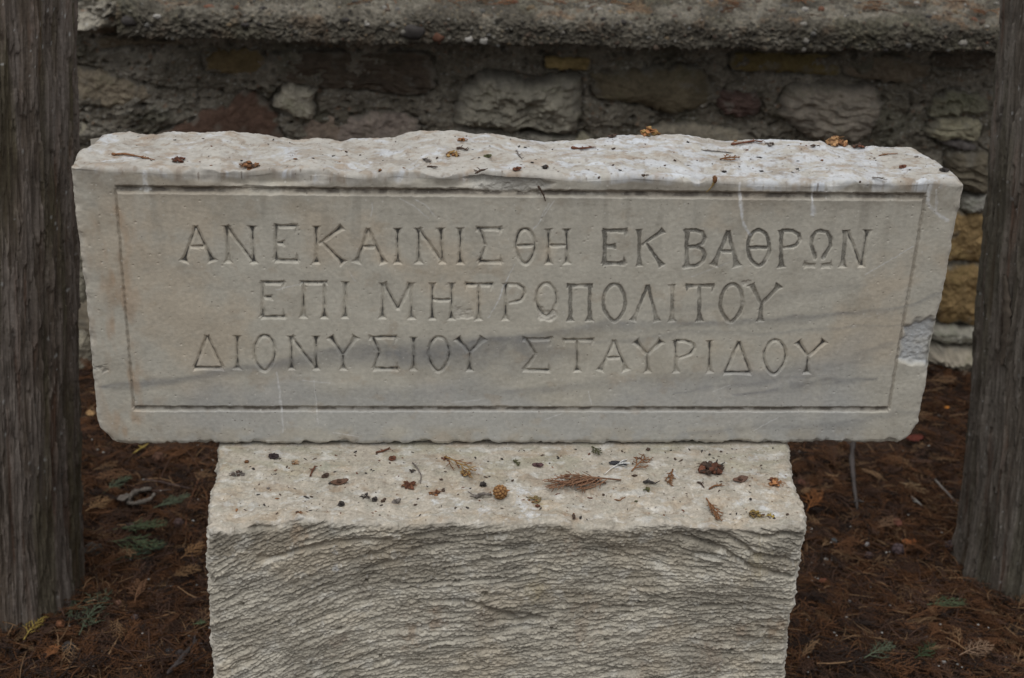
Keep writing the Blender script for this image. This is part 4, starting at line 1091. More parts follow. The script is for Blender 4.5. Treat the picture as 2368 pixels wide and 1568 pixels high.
# ------------------------------------------------------------------ dry cypress litter on the ground
rng = np.random.RandomState(11)
def tube_batch(CL, R, sides=3):
    """CL (N,S,3) centre lines, R (N,S) radii -> vertices and quads"""
    N, S, _ = CL.shape
    T = np.gradient(CL, axis=1); T /= np.maximum(np.linalg.norm(T, axis=2, keepdims=True), 1e-9)
    up = np.array([.13, .21, .97]); A = np.cross(T, up); A /= np.maximum(np.linalg.norm(A, axis=2, keepdims=True), 1e-9)
    B = np.cross(A, T)
    an = np.arange(sides)*2*math.pi/sides
    V = CL[:, :, None] + R[:, :, None, None]*(np.cos(an)[None, None, :, None]*A[:, :, None] + np.sin(an)[None, None, :, None]*B[:, :, None])
    i_ = np.arange(N*S*sides).reshape(N, S, sides)
    j_ = np.roll(i_, -1, 2)
    Q = np.stack([i_[:, :-1], j_[:, :-1], j_[:, 1:], i_[:, 1:]], -1).reshape(-1, 4)
    return V.reshape(-1, 3), Q

def spray_lines(L, rg, n=9, ang=.75, curl=.3, sub=True):
    """flat feathery branchlet along +x: list of 5-point centre lines with radii"""
    out = []
    def curve(p0, a, ln, r0, r1, bend):
        t = np.linspace(0, 1, 5)
        aa = a + bend*t
        d = np.stack([np.cos(aa), np.sin(aa), 0*aa], -1)*ln/4
        p = np.concatenate([[p0], p0 + np.cumsum(d[:-1], 0)])
        p[:, 2] += ln*.10*np.sin(t*3)*rg.uniform(-1, 1)
        out.append((p, np.linspace(r0, r1, 5), len(out)))
        return p
    m = curve(np.zeros(3), 0, L, .0011, .0006, rg.uniform(-curl, curl))
    for k in range(n):
        f = .15 + .8*k/n; q = m[0]*0
        i = min(int(f*4), 3); q = m[i] + (m[i + 1] - m[i])*(f*4 - i)
        s = 1 if k % 2 else -1
        ln = L*(.48*(1 - .75*f))*rg.uniform(.7, 1.2) + .004
        b = curve(q, s*ang*rg.uniform(.7, 1.2), ln, .0008, .0005, -s*rg.uniform(.1, .7))
        if sub and ln > .010:
            for h in (1, 2, 3):
                ss = 1 if h % 2 else -1
                curve(b[h], s*ang*.9 + ss*.6, ln*.33*rg.uniform(.6, 1.2), .0007, .0004, rg.uniform(-.4, .4))
    return np.array([o[0] for o in out]), np.array([o[1] for o in out])

RUST = np.array([.105, .048, .022]); BRN = np.array([.068, .038, .026]); TAN = np.array([.19, .115, .062]); DRK = np.array([.030, .020, .016]); GRN = np.array([.045, .058, .030])
ZONES = [((185, 480), (1035, 1568), 1.0), ((0, 200), (1380, 1568), .4), ((1820, 2367), (1030, 1568), 1.7), ((2125, 2300), (820, 1035), .35), ((190, 235), (840, 1035), .08), ((440, 500), (1035, 1568), .1)]
def ground_pts(n):
    w = np.array([(z[0][1] - z[0][0])*(z[1][1] - z[1][0]) for z in ZONES], float); w /= w.sum()
    k = rng.choice(len(ZONES), n, p=w)
    lo_ = np.array([[z[0][0], z[1][0]] for z in ZONES])[k]; hi_ = np.array([[z[0][1], z[1][1]] for z in ZONES])[k]
    q = lo_ + rng.rand(n, 2)*(hi_ - lo_)
    p = atZ(q[:, 0], q[:, 1], 0.01)
    return p[:, :2]
def world_pts(n):
    return np.stack([rng.uniform(-1.4, 1.65, n), rng.uniform(-.6, 1.33, n)], -1)
protos = [spray_lines(rng.uniform(.035, .075), rng, rng.randint(6, 12), rng.uniform(.5, .95)) for _ in range(9)]
CLs, Rs, Cs = [], [], []
def scatter_sprays(pts, zmax, pal, pw):
    for k in range(len(pts)):
        cl, r_ = protos[rng.randint(len(protos))]
        a = rng.uniform(0, 6.283); s = rng.uniform(.7, 1.35); tp_ = rng.uniform(-.25, .25); rl = rng.uniform(-.5, .5)
        p = cl*s
        y1 = p[..., 1]*math.cos(rl); z1 = p[..., 1]*math.sin(rl) + p[..., 2]
        x1 = p[..., 0]*math.cos(tp_) - z1*math.sin(tp_); z2 = p[..., 0]*math.sin(tp_) + z1*math.cos(tp_)
        X_ = x1*math.cos(a) - y1*math.sin(a); Y_ = x1*math.sin(a) + y1*math.cos(a)
        q = np.stack([X_ + pts[k, 0], Y_ + pts[k, 1], z2], -1)
        q[..., 2] = np.maximum(q[..., 2] + rng.uniform(.004, zmax), .001) + ground_z(pts[k, 0], pts[k, 1])
        c = pal[rng.choice(len(pal), p=pw)]*rng.uniform(.65, 1.35)
        CLs.append(q); Rs.append(r_*rng.uniform(.8, 1.1)); Cs.append(np.repeat(c[None], len(q), 0))
scatter_sprays(ground_pts(1500), .022, [RUST, BRN, TAN, DRK], [.42, .33, .10, .15])
scatter_sprays(world_pts(2200), .020, [RUST, BRN, TAN, DRK], [.45, .33, .08, .14])
# loose needles and thin twiglets
def singles(pts, zmax, lmin, lmax, r0, pal, pw):
    n = len(pts); S = 5
    t = np.linspace(-.5, .5, S)
    a = rng.uniform(0, 6.283, n); L = rng.uniform(lmin, lmax, n)**1.0; bend = rng.uniform(-1.1, 1.1, n)
    aa = a[:, None] + bend[:, None]*t
    d = np.stack([np.cos(aa), np.sin(aa)], -1)*(L/(S - 1))[:, None, None]
    xy = np.cumsum(d, 1); xy -= xy.mean(1, keepdims=True); xy += pts[:, None]
    z = ground_z(pts[:, 0], pts[:, 1])[:, None] + rng.uniform(.002, zmax, n)[:, None] + rng.uniform(-.2, .2, n)[:, None]*t*L[:, None] - (.35*L*np.abs(rng.randn(n))*.4)[:, None]*(t**2)*2
    c = np.array(pal)[rng.choice(len(pal), n, p=pw)]*rng.uniform(.6, 1.4, n)[:, None]
    r_ = (r0*rng.uniform(.6, 1.3, n))[:, None]*np.array([.7, 1, 1, .95, .5])
    CLs.append(np.concatenate([xy, z[..., None]], -1)); Rs.append(r_); Cs.append(c)
singles(ground_pts(9000), .024, .012, .05, .0008, [RUST, BRN, TAN, DRK], [.4, .33, .12, .15])
singles(ground_pts(900), .026, .05, .12, .0012, [BRN, TAN, DRK, RUST], [.5, .12, .2, .18])
singles(world_pts(11000), .020, .015, .06, .0009, [RUST, BRN, TAN, DRK], [.4, .33, .12, .15])
for t_ in TREES.values():                                       # needles banked against the trunks
    a_ = rng.uniform(0, 6.283, 900); d_ = t_['r'] + .015 + np.abs(rng.randn(900))*.05
    pb = np.stack([t_['base'][0] + d_*np.cos(a_), t_['base'][1] + d_*np.sin(a_)], -1)
    singles(pb, .042, .015, .06, .0009, [RUST, BRN, TAN, DRK], [.42, .3, .16, .12])
    scatter_sprays(pb[:130], .035, [RUST, BRN, TAN], [.5, .3, .2])
CL = np.concatenate(CLs); R = np.concatenate(Rs); Cc = np.concatenate(Cs)
V, Q = tube_batch(CL, R)
litter = build('needle_litter', V, Q, None, np.repeat(Cc, CL.shape[1]*3, 0), M_LITTER)
tag(litter, 'matted rust brown cypress needles and twigs covering the ground', 'needle litter', kind='stuff')

# needles fallen on the coping
CLs, Rs, Cs = [], [], []
qq = []
for (cx_, cy_, sx, sy, n) in [(1290, 5, 60, 10, 10), (1410, 14, 60, 14, 12), (1690, 18, 30, 12, 7), (1870, 22, 14, 22, 4), (2030, 24, 50, 18, 12), (2250, 30, 30, 10, 5), (900, 5, 60, 6, 5), (1120, 8, 80, 6, 6), (2150, 10, 80, 8, 6)]:
    for _ in range(n): qq.append((cx_ + rng.randn()*sx*.6, cy_ + rng.randn()*sy*.6))
qq = np.array(qq); pz = atZ(qq[:, 0], qq[:, 1], CT + .006)
_gz = ground_z
ground_z = lambda x, y: np.asarray(x)*0 + CT + .004
scatter_sprays(pz[:, :2][::3], .008, [RUST, RUST*1.3, TAN], [.4, .4, .2])
singles(pz[:, :2], .012, .015, .05, .0010, [RUST, RUST*1.4, BRN], [.4, .4, .2])
ground_z = _gz
CL = np.concatenate(CLs); R = np.concatenate(Rs); Cc = np.concatenate(Cs)
V, Q = tube_batch(CL, R)
tag(build('needle_litter', V, Q, None, np.repeat(Cc, CL.shape[1]*3, 0), M_LITTER), 'thin rusty needles scattered along the top of the coping', 'needle litter', kind='stuff')

# ------------------------------------------------------------------ single bits of debris
class Bits:
    def __init__(s): s.V = []; s.Q = []; s.C = []; s.n = 0
    def add(s, V, Q, C):
        s.V.append(V); s.Q.append(np.asarray(Q) + s.n); s.C.append(np.broadcast_to(C, (len(V), 3))); s.n += len(V)
    def tube(s, pts, r, c, sides=6, var=.25):
        P_ = np.asarray(pts, float)
        t = np.linspace(0, len(P_) - 1, max(6, 4*len(P_))); i = np.minimum(t.astype(int), len(P_) - 2); f = (t - i)[:, None]
        P_ = P_[i]*(1 - f) + P_[i + 1]*f
        if len(P_) > 6: P_[1:-1] = (P_[:-2] + 2*P_[1:-1] + P_[2:])/4
        rr = np.interp(np.linspace(0, 1, len(P_)), np.linspace(0, 1, len(np.atleast_1d(r))), np.atleast_1d(r))*(1 + var*rng.uniform(-1, 1, len(P_)))
        rr[0] *= .4; rr[-1] *= .4
        V, Q = tube_batch(P_[None], rr[None], sides)
        s.add(V, Q, np.array(c)*np.repeat(rng.uniform(.75, 1.25, (len(P_), 1)), sides, 0))
    def blob(s, c, rad, colr, rough=.25, n=(14, 9), yaw=0., seed=None):
        u = np.linspace(0, 2*math.pi, n[0], endpoint=False); v = np.linspace(.02, math.pi - .02, n[1])
        U, Vv = np.meshgrid(u, v, indexing='ij')
        d = np.stack([np.sin(Vv)*np.cos(U), np.sin(Vv)*np.sin(U), np.cos(Vv)], -1)
        sd_ = rng.randint(9999) if seed is None else seed
        k = 1 + rough*fbm3(d[..., 0]*1.8, d[..., 1]*1.8, d[..., 2]*1.8, 3, sd_)
        p = d*k[..., None]*np.array(rad)
        x = p[..., 0]*math.cos(yaw) - p[..., 1]*math.sin(yaw); y = p[..., 0]*math.sin(yaw) + p[..., 1]*math.cos(yaw)
        p = np.stack([x, y, p[..., 2]], -1) + np.array(c)
        i_ = np.arange(U.size).reshape(U.shape); j_ = np.roll(i_, -1, 0)
        Q = np.stack([i_[:, :-1], i_[:, 1:], j_[:, 1:], j_[:, :-1]], -1).reshape(-1, 4)
        tone = 1 + .45*fbm3(d[..., 0]*3, d[..., 1]*3, d[..., 2]*3, 2, sd_ + 1)
        s.add(p.reshape(-1, 3), Q, np.array(colr)*tone.reshape(-1, 1))
    def flake(s, c, ln, wd, th_, colr, yaw, curl=.3, tilt=(0, 0)):
        n = 9; m = 5
        u = np.linspace(-1, 1, n); v = np.linspace(-1, 1, m)
        U, Vv = np.meshgrid(u, v, indexing='ij')
        wv = (1 - np.abs(U)**2.2)**.6 + .05
        x = U*ln/2; y = Vv*wv*wd/2*(1 + .15*rng.randn(n, 1)); z = curl*ln*.25*(U**2) + curl*wd*.35*(Vv**2)*wv + tilt[0]*x + tilt[1]*y + .03*wd*rng.randn(n, m)
        X_ = x*math.cos(yaw) - y*math.sin(yaw); Y_ = x*math.sin(yaw) + y*math.cos(yaw)
        top = np.stack([X_ + c[0], Y_ + c[1], z - z.min() + c[2] + th_], -1).reshape(-1, 3); bot = top - [0, 0, th_]
        i_ = np.arange(n*m).reshape(n, m); q = np.stack([i_[:-1, :-1], i_[1:, :-1], i_[1:, 1:], i_[:-1, 1:]], -1).reshape(-1, 4)
        ring = np.concatenate([i_[:, 0], i_[-1, 1:], i_[::-1, -1][1:], i_[0, ::-1][1:-1]]); nx_ = np.roll(ring, -1)
        side = np.stack([nx_, ring, ring + n*m, nx_ + n*m], -1)
        s.add(np.concatenate([top, bot]), np.concatenate([q, q[:, ::-1] + n*m, side]), np.array(colr)*np.concatenate([rng.uniform(.75, 1.25, (n*m, 1))]*2))
    def make(s, name, label, cat, group=None, mat=None):
        V = np.concatenate(s.V); o_ = V.mean(0); o_[2] = V[:, 2].min()
        o = build(name, V - o_, np.concatenate(s.Q), None, np.concatenate(s.C), mat or M_DEBRIS)
        o.location = o_
        return tag(o, label, cat, group)

PXM = 1/1760.0
SURF = {'slab': (slab_top, .99), 'block': (block_top, BZT), 'ground': (lambda x, y: ground_z(x, y) + .012, .01)}
def at(surf, px, py, lift=0.):
    zf, z0 = SURF[surf]
    p = on_surface(px, py, zf, z0); p[2] += lift
    return p
def dircol(surf, a, b):
    pa_, pb_ = at(surf, *a), at(surf, *b)
    return pa_, pb_
CAT_G = {'slab': 'dry bits lying on top of the marble slab', 'block': 'dry bits lying on the block ledge', 'ground': 'single things lying in the needle litter'}
O_BR = (.17, .082, .038); R_BR = (.12, .05, .03); D_BR = (.070, .046, .034); BLK = (.040, .034, .031); GOLD = (.27, .17, .065); TANC = (.30, .20, .12); GRY = (.15, .13, .115); OLV = (.075, .075, .035); ORG = (.28, .13, .055)
def twig(surf, pts, r, c, label, knob=None, name='twig', cat='twig'):
    b = Bits(); P_ = np.array([at(surf, q[0], q[1], r) for q in pts]); P_[1:-1, 2] += r*.8
    b.tube(P_, [r, r*.9, r*.6], c)
    if knob: b.blob(P_[0], (knob, knob*.6, knob*.5), c, .3, yaw=math.atan2(*(P_[1] - P_[0])[[1, 0]]))
    for k in range(len(P_)*2):
        i = rng.randint(len(P_) - 1); q = P_[i] + (P_[i + 1] - P_[i])*rng.rand()
        a = rng.uniform(0, 6.28); e = q + np.array([math.cos(a), math.sin(a), .3])*r*rng.uniform(2, 5)
        b.tube([q, (q + e)/2, e], [r*.5, r*.3], c, 4)
    return b.make(name, label, cat, CAT_G[surf])
def clump(surf, px, py, w, c, label, c2=None, name='seed_clump', cat='seed clump', n=16, hgt=.5, asp=.7):
    b = Bits(); p = at(surf, px, py); R_ = w*PXM/2*.86
    for k in range(n):
        a = rng.uniform(0, 6.28); q = R_*math.sqrt(rng.rand())
        cc = np.array(c if (c2 is None or rng.rand() < .65) else c2)*rng.uniform(.6, 1.4)
        z = p[2] + R_*hgt*(1 - (q/R_)**2)*rng.rand()
        pos = np.array([p[0] + q*math.cos(a), p[1] + q*math.sin(a)*asp*1.4, z])
        if rng.rand() < .6: b.blob(pos + [0, 0, R_*.12], R_*np.array([.30, .22, .18])*rng.uniform(.7, 1.3), cc, .4, (9, 6), rng.uniform(0, 3))
        else: b.flake(pos, R_*.8, R_*.4, R_*.06, cc, rng.uniform(0, 6.28), rng.uniform(-.5, .9), (rng.uniform(-.5, .5), rng.uniform(-.5, .5)))
    for k in range(5):
        a = rng.uniform(0, 6.28); e = p + np.array([math.cos(a)*R_*1.35, math.sin(a)*R_*1.1, R_*.25]); b.tube([p + [0, 0, R_*.3], (p + e)/2 + [0, 0, R_*.3], e], [.0006, .0004], c, 4)
    return b.make(name, label, cat, CAT_G[surf])
def seed(surf, px, py, ln, ang, c, label, asp=.5, name='seed', cat='seed', c2=None):
    b = Bits(); L = ln*PXM; p = at(surf, px, py, L*asp*.25)
    L = L*.72; b.blob(p - [0, 0, L*asp*.12], (L/2, L/2*asp*1.0, L/2*asp*.7), c, .55, (16, 10), ang)
    b.blob(p + np.array([math.cos(ang), math.sin(ang), .05])*L*.42, (L*.13, L*.1, L*.1), c2 or np.array(c)*.6, .3, (8, 6), ang)
    b.tube([p - np.array([math.cos(ang), math.sin(ang), 0])*L*.4, p - np.array([math.cos(ang), math.sin(ang), -.1])*L*.75], [L*.06, L*.03], c, 4)
    return b.make(name, label, cat, CAT_G[surf])
def chip(surf, px, py, ln, wd, ang, c, label, name='bark_chip', cat='bark chip', c2=None):
    b = Bits(); p = at(surf, px, py)
    b.flake(p, ln*PXM, wd*PXM, .0016, c, ang, .5, (.12, .2))
    b.flake(p + [.1*ln*PXM, .1*wd*PXM, .001], ln*PXM*.6, wd*PXM*.7, .0014, c2 or np.array(c)*.7, ang + .6, .7, (-.2, .3))
    return b.make(name, label, cat, CAT_G[surf])
def sprig(surf, a, b_, c, label, n=9, name='cypress_sprig', cat='sprig', wide=1., c2=None):
    pa_, pb_ = at(surf, *a), at(surf, *b_)
    d = pb_ - pa_; L = np.linalg.norm(d[:2]); yaw = math.atan2(d[1], d[0])
    cl, r_ = spray_lines(L, rng, n, .75*wide, .15)
    q = np.stack([cl[..., 0]*math.cos(yaw) - cl[..., 1]*math.sin(yaw) + pa_[0], cl[..., 0]*math.sin(yaw) + cl[..., 1]*math.cos(yaw) + pa_[1], np.abs(cl[..., 2])*1.2], -1)
    f = ((q[..., :2] - pa_[:2])@(d[:2]/L)/L).clip(0, 1)
    q[..., 2] += pa_[2] + f*(pb_[2] - pa_[2]) + (.014 if surf == 'ground' else .0022)
    V, Q = tube_batch(q, r_*1.15, 4)
    b = Bits(); cc = np.repeat(np.array(c)*rng.uniform(.7, 1.3, (len(cl), 1)), 20, 0)
    if c2 is not None: cc = np.where(np.repeat(rng.rand(len(cl), 1) < .4, 20, 0), np.array(c2), cc)
    b.add(V, Q, cc)
    return b.make(name, label, cat, CAT_G[surf])
def cone(surf, px, py, dia, c, label, c2=None, name='cypress_cone', sc=11):
    """round cone of raised scales"""
    b = Bits(); R_ = dia*PXM/2; p = at(surf, px, py, R_*.85)
    u = np.linspace(0, 2*math.pi, 56, endpoint=False); v = np.linspace(.02, math.pi - .02, 34)
    U, Vv = np.meshgrid(u, v, indexing='ij'); d = np.stack([np.sin(Vv)*np.cos(U), np.sin(Vv)*np.sin(U), np.cos(Vv)], -1)
    k_ = np.arange(sc*2); ph = np.arccos(1 - 2*(k_ + .5)/len(k_)); tt = k_*2.39996; S_ = np.stack([np.sin(ph)*np.cos(tt), np.sin(ph)*np.sin(tt), np.cos(ph)], -1)
    dt = np.sort(np.arccos(np.clip(d@S_.T, -1, 1)), -1); g = dt[..., 1] - dt[..., 0]
    h = sstep(0, .22, g)
    r_ = R_*(.80 + .22*h - .05*sstep(.25, .0, dt[..., 0]) + .03*fbm3(d[..., 0]*4, d[..., 1]*4, d[..., 2]*4, 2, px))
    i_ = np.arange(U.size).reshape(U.shape); j_ = np.roll(i_, -1, 0)
    Q = np.stack([i_[:, :-1], i_[:, 1:], j_[:, 1:], j_[:, :-1]], -1).reshape(-1, 4)
    C = mixc(np.tile(np.array(c)*.3, (U.size, 1)), c, h.ravel()); 
    if c2 is not None: C = mixc(C, c2, sstep(.3, .1, dt[..., 0]).ravel()*.6)
    b.add((d*r_[..., None] + p).reshape(-1, 3), Q, C)
    b.tube([p + [R_*.8, 0, R_*.2], p + [R_*1.3, R_*.2, R_*.1]], [R_*.12, R_*.09], c, 6)
    return b.make(name, label, 'cone', CAT_G[surf])

# --- on the slab
twig('slab', [(264, 359), (290, 360), (320, 366), (358, 372)], .0014, O_BR, 'long thin brown twig at the left end of the slab top', .004)
clump('slab', 415, 372, 34, R_BR, 'dark red brown seed clump near the left end of the slab top', D_BR, n=18)
clump('slab', 577, 386, 46, O_BR, 'curled brown scale cluster on the slab just above the letters epsilon and kappa', D_BR, n=20, name='scale_cluster', cat='scale cluster')
seed('slab', 682, 369, 13, .3, O_BR, 'tiny orange brown seed beside a white splash on the slab')
seed('slab', 878, 395, 17, 1.3, O_BR, 'small brown seed on the front edge of the slab left of the big chip')
clump('slab', 985, 372, 24, GRY, 'grey brown crumb cluster on the slab left of the middle', D_BR, n=11)
clump('slab', 1047, 359, 32, O_BR, 'brown flaky cluster in the middle of the slab top', GOLD, n=18)
clump('slab', 1069, 326, 26, ORG, 'small rust orange clump by the rear edge at the middle of the slab', R_BR, n=14)
twig('slab', [(1055, 345), (1068, 347), (1080, 350)], .0016, D_BR, 'short dark twig below the small rust orange clump')
twig('slab', [(1194, 349), (1198, 360), (1207, 370)], .0011, GRY, 'thin curved grey needle lying crosswise on the slab', name='needle', cat='needle')
chip('slab', 1127, 364, 20, 9, .1, OLV, 'small olive chip on the slab right of the flaky cluster')
seed('slab', 1260, 389, 20, .2, BLK, 'dark round seed husk right of the big chip on the slab', .75, c2=O_BR)
chip('slab', 1195, 394, 22, 10, .2, R_BR, 'thin rusty flake right beside the big chip on the slab')
twig('slab', [(1326, 345), (1345, 348), (1372, 343)], .0017, R_BR, 'reddish twig left of the widest white splash on the slab', .004)
seed('slab', 1418, 345, 15, .6, D_BR, 'dark brown crumb above the widest white splash on the slab')
clump('slab', 1503, 312, 48, ORG, 'large rust orange seed clump on the rear edge of the slab', GOLD, n=34, hgt=.8)
chip('slab', 1415, 318, 26, 9, .2, D_BR, 'dark bark sliver left of the large rust orange clump')
seed('slab', 1417, 383, 12, 1., D_BR, 'tiny dark seed in the widest white splash on the slab')
clump('slab', 1491, 407, 18, D_BR, 'small dark crumb clump on the front edge above the letter beta', GRY, n=9)
seed('slab', 1384, 412, 15, 1.2, D_BR, 'dark brown seed at the front edge above the letter epsilon of the second word')
twig('slab', [(1098, 404), (1112, 398), (1122, 395)], .0015, D_BR, 'dark splinter on the rim of the big chip')
twig('slab', [(987, 387), (1003, 389), (1012, 388)], .0012, D_BR, 'thin dark splinter left of the big chip, beside the crumb cluster')
twig('slab', [(1695, 336), (1720, 334), (1745, 330), (1762, 331)], .0016, R_BR, 'reddish brown twig with buds near the rear edge, between the two orange clumps', .004)
seed('slab', 1700, 327, 13, .5, ORG, 'small orange bud above the reddish twig with buds')
clump('slab', 1780, 336, 26, D_BR, 'dark feathery crumb cluster right of the reddish twig with buds', GRY, n=12)
clump('slab', 1933, 333, 54, (.33, .19, .09), 'large tan seed clump on the rear edge toward the right end of the slab', O_BR, n=38, hgt=.7)
clump('slab', 1984, 342, 34, D_BR, 'dark brown bark crumbs just right of the large tan clump', R_BR, n=14, name='bark_crumbs', cat='bark crumbs')
clump('slab', 1884, 340, 24, D_BR, 'dark brown crumbs just left of the large tan clump', GRY, n=9, name='bark_crumbs', cat='bark crumbs')
sprig('slab', (1664, 372), (1702, 367), O_BR, 'small brown branching sprig on the right half of the slab', 6)
twig('slab', [(1625, 349), (1655, 352), (1695, 355)], .0009, GRY, 'long thin grey twig behind the small branching sprig')
seed('slab', 1674, 398, 14, .1, BLK, 'black seed near the front edge below the small branching sprig', .7)
seed('slab', 1760, 397, 13, -.3, BLK, 'small black seed in the white patch on the right half of the slab', .6)
chip('slab', 2086, 389, 20, 10, .2, R_BR, 'small red brown flake at the right end of the slab')
chip('slab', 2182, 397, 26, 12, -.7, BLK, 'black bark sliver at the right end corner of the slab')
twig('slab', [(2015, 413), (2032, 414), (2046, 417)], .0010, GRY, 'short grey twig on the front edge toward the right end of the slab')
seed('slab', 1988, 422, 14, 1.2, D_BR, 'brown seed caught on the front edge toward the right end')
twig('slab', [(2030, 362), (2050, 359), (2075, 357)], .0010, O_BR, 'thin brown twig behind the small red brown flake')
seed('slab', 2118, 364, 14, .2, GRY, 'grey crumb behind the red brown flake at the right end of the slab')
for px_, py_, c_, l_ in [(800, 352, D_BR, 'tiny dark crumb on the left third of the slab, near the rear edge'), (1010, 366, D_BR, 'tiny dark crumb between the grey crumb cluster and the flaky cluster'), (1230, 377, BLK, 'tiny black crumb above the dark round seed husk'), (1560, 372, D_BR, 'tiny dark crumb in the middle of the right half of the slab'), (1843, 392, BLK, 'tiny black crumb below the large tan clump on the slab'), (1900, 372, O_BR, 'tiny brown crumb in front of the large tan clump'), (1590, 330, BLK, 'tiny black crumb right of the large rust orange clump')]:
    seed('slab', px_, py_, 10, rng.uniform(0, 3), c_, l_, .7, 'crumb', 'crumb')
# bits clinging to the carved face
b = Bits(); pp = np.array([atY(q[0], q[1], -.0015) for q in [(1243, 429), (1250, 440), (1257, 452), (1261, 466)]]); b.tube(pp, [.0014, .0012, .0006], D_BR)
b.make('needle', 'dark needle stuck upright across the ruled line below the slab edge', 'needle')
b = Bits(); pp = np.array([atY(q[0], q[1], -.002) for q in [(1653, 415), (1648, 428), (1640, 438), (1632, 445)]]); b.tube(pp, [.0022, .0009, .0006], (.24, .17, .07)); b.blob(pp[0], (.003, .003, .005), O_BR, .3)
b.make('stalk', 'yellowish stalk with brown head hanging over the ruled line', 'stalk')

# --- on the block ledge
sprig('block', (1028, 1059), (1096, 1108), O_BR, 'bent brown sprig with golden tufts in the middle of the ledge', 7, wide=.9, c2=GOLD)
clump('block', 1076, 1096, 28, GOLD, 'golden tuft caught on the bent brown sprig', O_BR, n=14, name='moss_tuft', cat='tuft')
clump('block', 1030, 1062, 24, R_BR, 'red brown scale cluster at the upper end of the bent sprig', O_BR, n=10)
seed('block', 1117, 1122, 24, 1.4, BLK, 'black lumpy seed beside the lower end of the bent sprig', .8)
cone('block', 1156, 1150, 36, ORG, 'round orange brown knobbly cone in the middle of the ledge', GOLD, sc=22, name='round_cone')
twig('block', [(1098, 1154), (1115, 1149), (1138, 1149)], .0030, GRY, 'grey crumbly stem pointing at the round orange brown cone')
sprig('block', (1435, 1113), (1268, 1134), (.20, .11, .065), 'broad feathery brown spray, the largest piece on the ledge', 22, name='cypress_spray', cat='spray', wide=.75)
sprig('block', (1400, 1120), (1290, 1126), (.15, .075, .045), 'darker brown spray lying over the broad feathery one', 14, name='cypress_spray', cat='spray', wide=.6)
b = Bits(); p = at('block', 1428, 1077)
for k in range(26):
    a = rng.uniform(-.6, .7); l_ = rng.uniform(.008, .018); e = p + np.array([math.cos(a)*l_, math.sin(a)*l_, rng.uniform(.002, .008)])
    b.tube([p + [0, 0, .002], (p + e)/2 + [0, 0, .002], e], [.0011, .0010, .0004], (.62, .62, .60) if rng.rand() < .7 else (.05, .05, .055), 4)
e = at('block', 1396, 1099, .001); b.tube([p + [0, 0, .002], (p + e)/2 + [0, 0, .003], e], [.0009, .0005], (.6, .58, .54), 5); b.blob(p + [-.004, .003, .003], (.008, .004, .003), (.04, .04, .045), .3)
b.make('feather', 'small black and white downy feather on the ledge', 'feather', CAT_G['block'])
sprig('block', (1460, 1092), (1500, 1062), O_BR, 'curly brown sprig right of the downy feather', 6, wide=1.1)
twig('block', [(1466, 1058), (1480, 1062), (1492, 1070)], .0008, R_BR, 'thin red brown stem arching above the curly sprig')
seed('block', 1467, 1101, 18, .1, D_BR, 'dark brown seed below the curly brown sprig', .55)
chip('block', 1243, 1079, 30, 12, -.3, (.09, .05, .05), 'purplish brown flake above the broad feathery spray')
twig('block', [(1486, 1117), (1500, 1118), (1516, 1121)], .0020, BLK, 'short black twig on the right half of the ledge')
clump('block', 1493, 1133, 24, OLV, 'olive moss bit below the short black twig', (.12, .10, .04), n=10, name='moss_tuft', cat='tuft')
sprig('block', (1368, 1036), (1388, 1055), OLV, 'small green sprig close under the slab', 5, wide=.8)
twig('block', [(1186, 1066), (1193, 1072), (1198, 1079)], .0017, OLV, 'short dark green twig near the middle of the ledge')
seed('block', 1498, 1041, 16, .5, D_BR, 'round dark brown seed close under the slab on the right half', .8)
twig('block', [(953, 1070), (966, 1086), (974, 1102), (972, 1120)], .0011, GRY, 'long curved grey needle on the left half of the ledge', name='needle', cat='needle')
clump('block', 951, 1091, 20, BLK, 'black crumb pair left of the long curved grey needle', D_BR, n=7)
clump('block', 946, 1123, 38, R_BR, 'red brown flaky patch at the lower end of the long curved needle', O_BR, n=18, hgt=.25, name='flake_cluster', cat='flakes')
clump('block', 1006, 1141, 30, O_BR, 'brown flakes left of the grey crumbly stem', R_BR, n=13, hgt=.25, name='flake_cluster', cat='flakes')
seed('block', 1024, 1135, 20, 1.3, D_BR, 'dark curled seed pod beside the brown flakes', .55)
chip('block', 785, 1118, 44, 14, .05, (.11, .062, .042), 'brown pointed leaf fragment on the left part of the ledge', name='leaf_fragment', cat='leaf fragment')
seed('block', 763, 1119, 11, 0, BLK, 'round black seed at the left tip of the brown leaf fragment', .9)
twig('block', [(868, 1048), (886, 1046), (902, 1037)], .0014, R_BR, 'thin red brown twig close under the slab on the left half')
chip('block', 907, 1063, 20, 13, .3, R_BR, 'small red brown flake right below the twig near the slab')
clump('block', 844, 1150, 26, BLK, 'black crumbly husk on the left half near the front edge', D_BR, n=9, name='husk', cat='husk')
seed('block', 886, 1159, 22, 1.2, D_BR, 'brown seed with dark side near the front edge', .6)
chip('block', 866, 1158, 18, 11, 1., BLK, 'small black chip between the crumbly husk and the brown seed')
chip('block', 916, 1163, 26, 12, .5, GRY, 'grey splinter right of the brown seed near the front edge')
chip('block', 789, 1169, 18, 12, 1., BLK, 'black chip with white smear left of the crumbly husk')
clump('block', 1236, 1157, 34, (.20, .15, .07), 'yellow brown moss patch right of the big white splash', O_BR, n=16, hgt=.2, name='moss_tuft', cat='tuft')
seed('block', 1243, 1172, 16, .4, R_BR, 'red brown bead at the foot of the yellow brown moss patch', .8)
seed('block', 1326, 1195, 28, 1.45, D_BR, 'long dark seed standing at the front edge of the ledge', .42, c2=O_BR)
seed('block', 1342, 1198, 18, 1.3, BLK, 'black slim seed right beside the long dark seed', .4)
